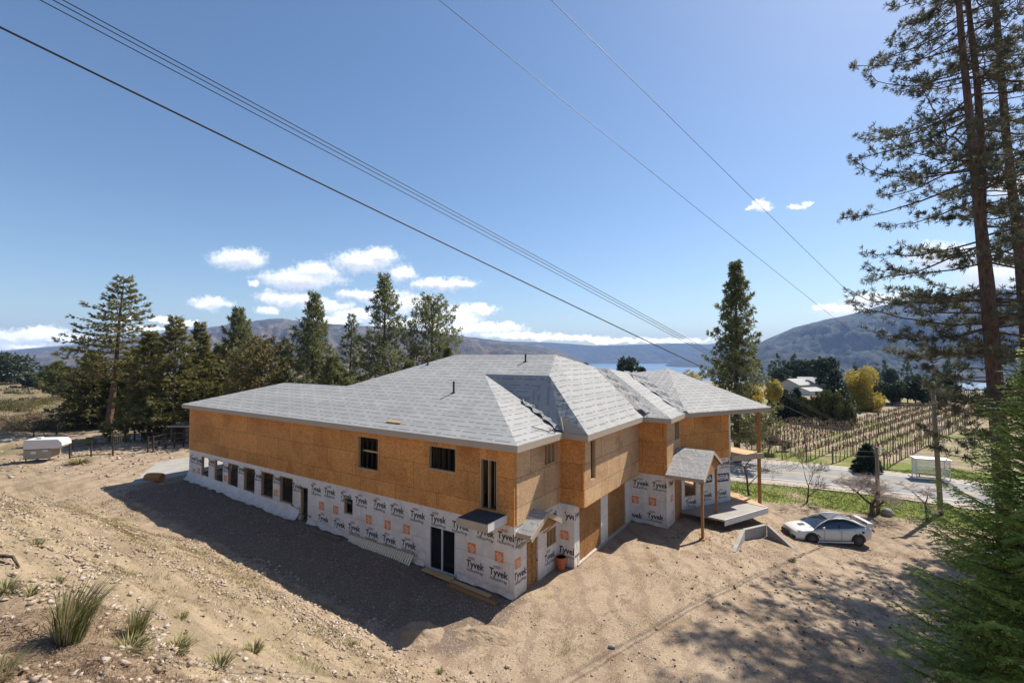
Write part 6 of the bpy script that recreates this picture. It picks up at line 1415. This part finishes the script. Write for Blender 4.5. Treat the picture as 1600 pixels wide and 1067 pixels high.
stones('pine_cones', 900, (-24, -3, -3, 14), .04, .075, 3, CN, 1., flat=.8, keep=lambda a, b, X, Y, r: r.uniform(0, 1, len(a)) < np.exp(-((X-17)**2/60+(Y-20.5)**2/26)))
r_ = np.random.default_rng(61)
def sprigs(name, n, seed, mt, h0, h1, wd, keep, label=None):
    r = np.random.default_rng(seed); X = r.uniform(-26, 24, n); Y = r.uniform(8, 36, n); a, b = ab(X, Y); ok = ~((a > -3.4) & (a < 29.8) & (b > -.4)) & (b > -5.2) & keep(X, Y, r) & (road_dist(X, Y) > 8); X, Y = X[ok], Y[ok]; m_ = 7
    c = np.repeat(np.stack([X, Y, ground_h(X, Y)], 1), m_, 0); k = len(c); c[:, :2] += r.normal(0, .06, (k, 2)); d = np.stack([r.normal(0, .8, k), r.normal(0, .8, k), r.uniform(.2, 1, k)], 1); d /= np.linalg.norm(d, axis=1, keepdims=True); h_ = r.uniform(h0, h1, k)
    v, f = leaf_quads(c+d*h_[:, None]*.4, d, rvec(k, r), h_, wd*r.uniform(.6, 1.4, k)); tag(npmesh(name, v, f, mt), kind='stuff')
# far-left scrub cover on the slope behind the camper
def scrub_cover():
    r = np.random.default_rng(62); n = 900; X = r.uniform(-190, -44, n); Y = r.uniform(46, 175, n); u = X/Y; ok = (u < -.72) & (u > -1.5) & (Y > 60-.0*X); X, Y = X[ok], Y[ok]; cs_ = []
    for x, y in zip(X, Y):
        s_ = r.uniform(.5, 1.6); p = rvec(90, r)*np.array([s_, s_, s_*.55])*r.uniform(.4, 1, (90, 1)); p[:, 2] = np.abs(p[:, 2]); cs_.append(p+np.array([x, y, gz2(x, y)]))
    c = np.concatenate(cs_); v, f = leaf_quads(c, rvec(len(c), r), rvec(len(c), r), r.uniform(.3, .7, len(c)), r.uniform(.12, .3, len(c))); tag(npmesh('ground_scrub', v, f, [M['scrub'], M['cedar'], M['twig_grey']], mi=(np.arange(len(f))//90*7919 % 3)), kind='stuff')
gz2 = gz; scrub_cover()
# fine dry and green grass over bank, verge and yard
def grass_field(name, n, region, hmin, hmax, seed, mt, thr, wd=.007, want='g', k=5, dmax=60):
    r = np.random.default_rng(seed); X = r.uniform(region[0], region[1], n); Y = r.uniform(region[2], region[3], n); g_, s_, d_ = cover(X, Y); w = dict(g=g_, s=s_, d=d_)[want]
    ok = (w+r.uniform(-.25, .25, n) > thr) & (np.hypot(X, Y) > 2.4); a, b = ab(X, Y); ok &= ~((a > -3.5) & (a < 29.6) & (b > -.3) & (b < 18)); X, Y = X[ok], Y[ok]; Z = ground_h(X, Y)
    c = np.repeat(np.stack([X, Y, Z], 1), k, 0); n = len(c); c[:, :2] += r.normal(0, .05, (n, 2)); h_ = r.uniform(hmin, hmax, n); d = np.stack([r.normal(0, .35, n), r.normal(0, .35, n), np.ones(n)], 1); d /= np.linalg.norm(d, axis=1, keepdims=True)
    v, f = leaf_quads(c+d*h_[:, None]*.45, d, rvec(n, r), h_, wd*np.clip(np.hypot(c[:, 0], c[:, 1])/9, 1, 3.2)*r.uniform(.7, 1.4, n)); return tag(npmesh(name, v, f, mt), kind='stuff')
grass_field('grass', 60000, (8, 44, 18, 47), .05, .16, 21, M['grass'], .45, k=4)
grass_field('grass', 26000, (-26, 6, 3, 24), .04, .14, 22, M['grass'], .38, k=5)
grass_field('dry_grass', 60000, (-30, 8, 2, 30), .03, .13, 23, M['drygrass'], .30, want='g', k=4)
grass_field('dry_grass', 9000, (-30, 8, 2, 30), .03, .10, 24, M['drygrass'], .30, want='s', k=4)
r_ = np.random.default_rng(29); a = r_.uniform(-8, 30, 150000); b = r_.uniform(-17, -4.6, 150000); X = .1-.833*a+.554*b; Y = 19.6+.553*a+.832*b
ok = (np.hypot(X, Y) > 2.6) & (np.hypot(X, Y) < 40) & (r_.uniform(0, 1, len(a)) < np.clip(.10+1.5*fbm(a*.2, b*1.1, 91)+.5*fbm(X*1.2, Y*1.2, 93), .02, 1)); X, Y = X[ok], Y[ok]; Z = ground_h(X, Y); n = len(X)
d = np.stack([r_.normal(.25, .5, n), r_.normal(0, .5, n), r_.uniform(.1, .9, n)], 1); d /= np.linalg.norm(d, axis=1, keepdims=True); h_ = r_.uniform(.04, .17, n); v, f = leaf_quads(np.stack([X, Y, Z], 1)+d*h_[:, None]*.4, d, rvec(n, r_), h_, .006*np.clip(np.hypot(X, Y)/8, .8, 3)); tag(npmesh('dry_grass', v, f, M['straw']), kind='stuff')
r_ = np.random.default_rng(5)
# dry litter on the bench close to the camera
X = r_.uniform(-10, 2, 150000); Y = r_.uniform(2.4, 10, 150000); a, b = ab(X, Y); ok = (-b > 12.2+.6*fbm(X*.8, Y*.8, 44)) & (r_.uniform(0, 1, len(X)) < np.clip(.45+fbm(X*1.1, Y*1.1, 45), .05, 1)); X, Y = X[ok], Y[ok]; n = len(X); d = rvec(n, r_)*np.array([1, 1, .45]); d /= np.linalg.norm(d, axis=1, keepdims=True)
v, f = leaf_quads(np.stack([X, Y, ground_h(X, Y)+.022], 1), d, np.array([0, 0, 1.])+rvec(n, r_)*.4, r_.uniform(.04, .2, n), r_.uniform(.006, .018, n)); tag(npmesh('dry_litter', v, f, M['litter']), kind='stuff')
GM = [M['grass'], M['drygrass']]
sprigs('yard_weeds', 9000, 63, M['grass'], .03, .12, .012, lambda X, Y, r: r.uniform(0, 1, len(X)) < np.clip(.05+1.5*(fbm(X*.4, Y*.4, 97)-.12), .015, 1)*.6)
sprigs('yard_litter', 26000, 64, M['litter'], .04, .14, .012, lambda X, Y, r: r.uniform(0, 1, len(X)) < np.clip(.10+1.7*fbm(X*.5, Y*.5, 99), .02, 1))
for i, (px, py, ht, n, spd, ln_, lab, nm, cat, w) in enumerate([
 (122, 992, 1.0, 520, .42, (.32, 0), 'tallest clump of green and straw grass on the bank at lower left', 'grass_clump', 'grass clump', .006),
 (222, 988, .72, 260, .26, (.3, 0), 'second tall straw tipped grass clump just right of the tallest', 'grass_clump', 'grass clump', .005),
 (20, 918, .22, 160, .34, (0, 0), 'low leafy green weed at the left edge of the bank', 'weed', 'weed', .009),
 (60, 922, .15, 90, .26, (0, 0), 'small reddish green weed beside the weed at the left edge', 'weed', 'weed', .008),
 (212, 1008, .2, 260, .42, (0, 0), 'wide low green weed at the foot of the second grass clump', 'weed', 'weed', .009),
 (286, 1006, .17, 240, .40, (0, 0), 'round bright green weed right of the grass clumps', 'weed', 'weed', .009),
 (404, 1010, .26, 150, .26, (.1, 0), 'dark green upright weed low on the bank right of the round weed', 'weed', 'weed', .009),
 (352, 1030, .2, 190, .36, (0, 0), 'loose green weed near the bottom edge below the upright weed', 'weed', 'weed', .008),
 (292, 958, .16, 90, .22, (0, 0), 'small grey green weed above the round bright weed', 'weed', 'weed', .007),
 (100, 905, .18, 100, .26, (0, 0), 'brownish green tuft above the tallest grass clump', 'grass_clump', 'grass clump', .006),
 (12, 1050, .34, 160, .36, (.3, 0), 'pale grass clump in the bottom left corner', 'grass_clump', 'grass clump', .005),
 (64, 848, .22, 110, .3, (0, 0), 'faint green tuft high on the bank at the left', 'grass_clump', 'grass clump', .008),
 (555, 1000, .16, 120, .22, (0, 0), 'small green tuft on the stony slope left of the sand heaps', 'grass_clump', 'grass clump', .010),
 (690, 1040, .18, 70, .16, (0, 0), 'thin tuft near the bottom centre below the sand heaps', 'grass_clump', 'grass clump', .008),
 (1232, 872, .16, 90, .22, (0, 0), 'small green weed on the dirt in front of the white car', 'weed', 'weed', .02),
 (130, 722, .5, 160, 1.1, (0, 0), 'pale sage tuft on the dirt below the camper', 'weed', 'weed', .03)]):
    x, y = ray_ground(px, py); grass_clump(nm, x, y, ht, n, 800+i, GM, lab, cat, spd, ln_, w)
x, y = ray_ground(20, 872); mb = MB(); mb.tube([(x-.6, y+.1, gz(x-.6, y+.1)+.05), (x-.2, y, gz(x-.2, y)+.1), (x+.1, y+.05, gz(x, y)+.08), (x+.35, y-.05, gz(x+.35, y-.05)+.04)], [.05, .045, .035, .02], 6); tag(mb.build('fallen_branch', M['bark_fir'], smooth=True), 'short dark fallen branch on the sand at the left edge', 'branch')
for i, (px, py, s_, lab) in enumerate([(953, 1003, .13, 'dark stone lying alone on the dirt in the lower centre'), (1010, 852, .1, 'white stone on the dirt between the house and the tapered wall'), (150, 928, .08, 'pale stone near the tall grass clump'), (448, 926, .14, 'pale stone on the sunlit slope beside the house shadow'), (418, 892, .12, 'reddish stone near the edge of the house shadow'), (793, 1033, .1, 'pale stone near the bottom centre of the yard'), (84, 1062, .1, 'pale stone at the bottom left edge')]):
    x, y = ray_ground(px, py); blob('stone', x, y, s_, s_*.8, s_*.6, M['stone'] if i else M['concrete'], lab, 'stone', 640+i, sub=2, zo=.1, amp=.12)

# ------------------------------------------------------------------ air
hz = MB(); hz.box((-16000, -1500, -160), (32000, 0, 0), (0, 11800, 0), (0, 0, 640)); m = bpy.data.materials.new('haze'); m.use_nodes = True; m.node_tree.nodes.clear(); t = NT(m.node_tree)
pv = t.n('ShaderNodeVolumePrincipled', {'Color': (.40, .60, 1., 1), 'Density': 9e-5, 'Anisotropy': 0.0}); t.L.new(pv.outputs[0], t.n('ShaderNodeOutputMaterial').inputs['Volume'])
tag(hz.build('haze', m), kind='stuff')
print('tris', sum(len(o.data.polygons) for o in COL.objects if o.type == 'MESH'))
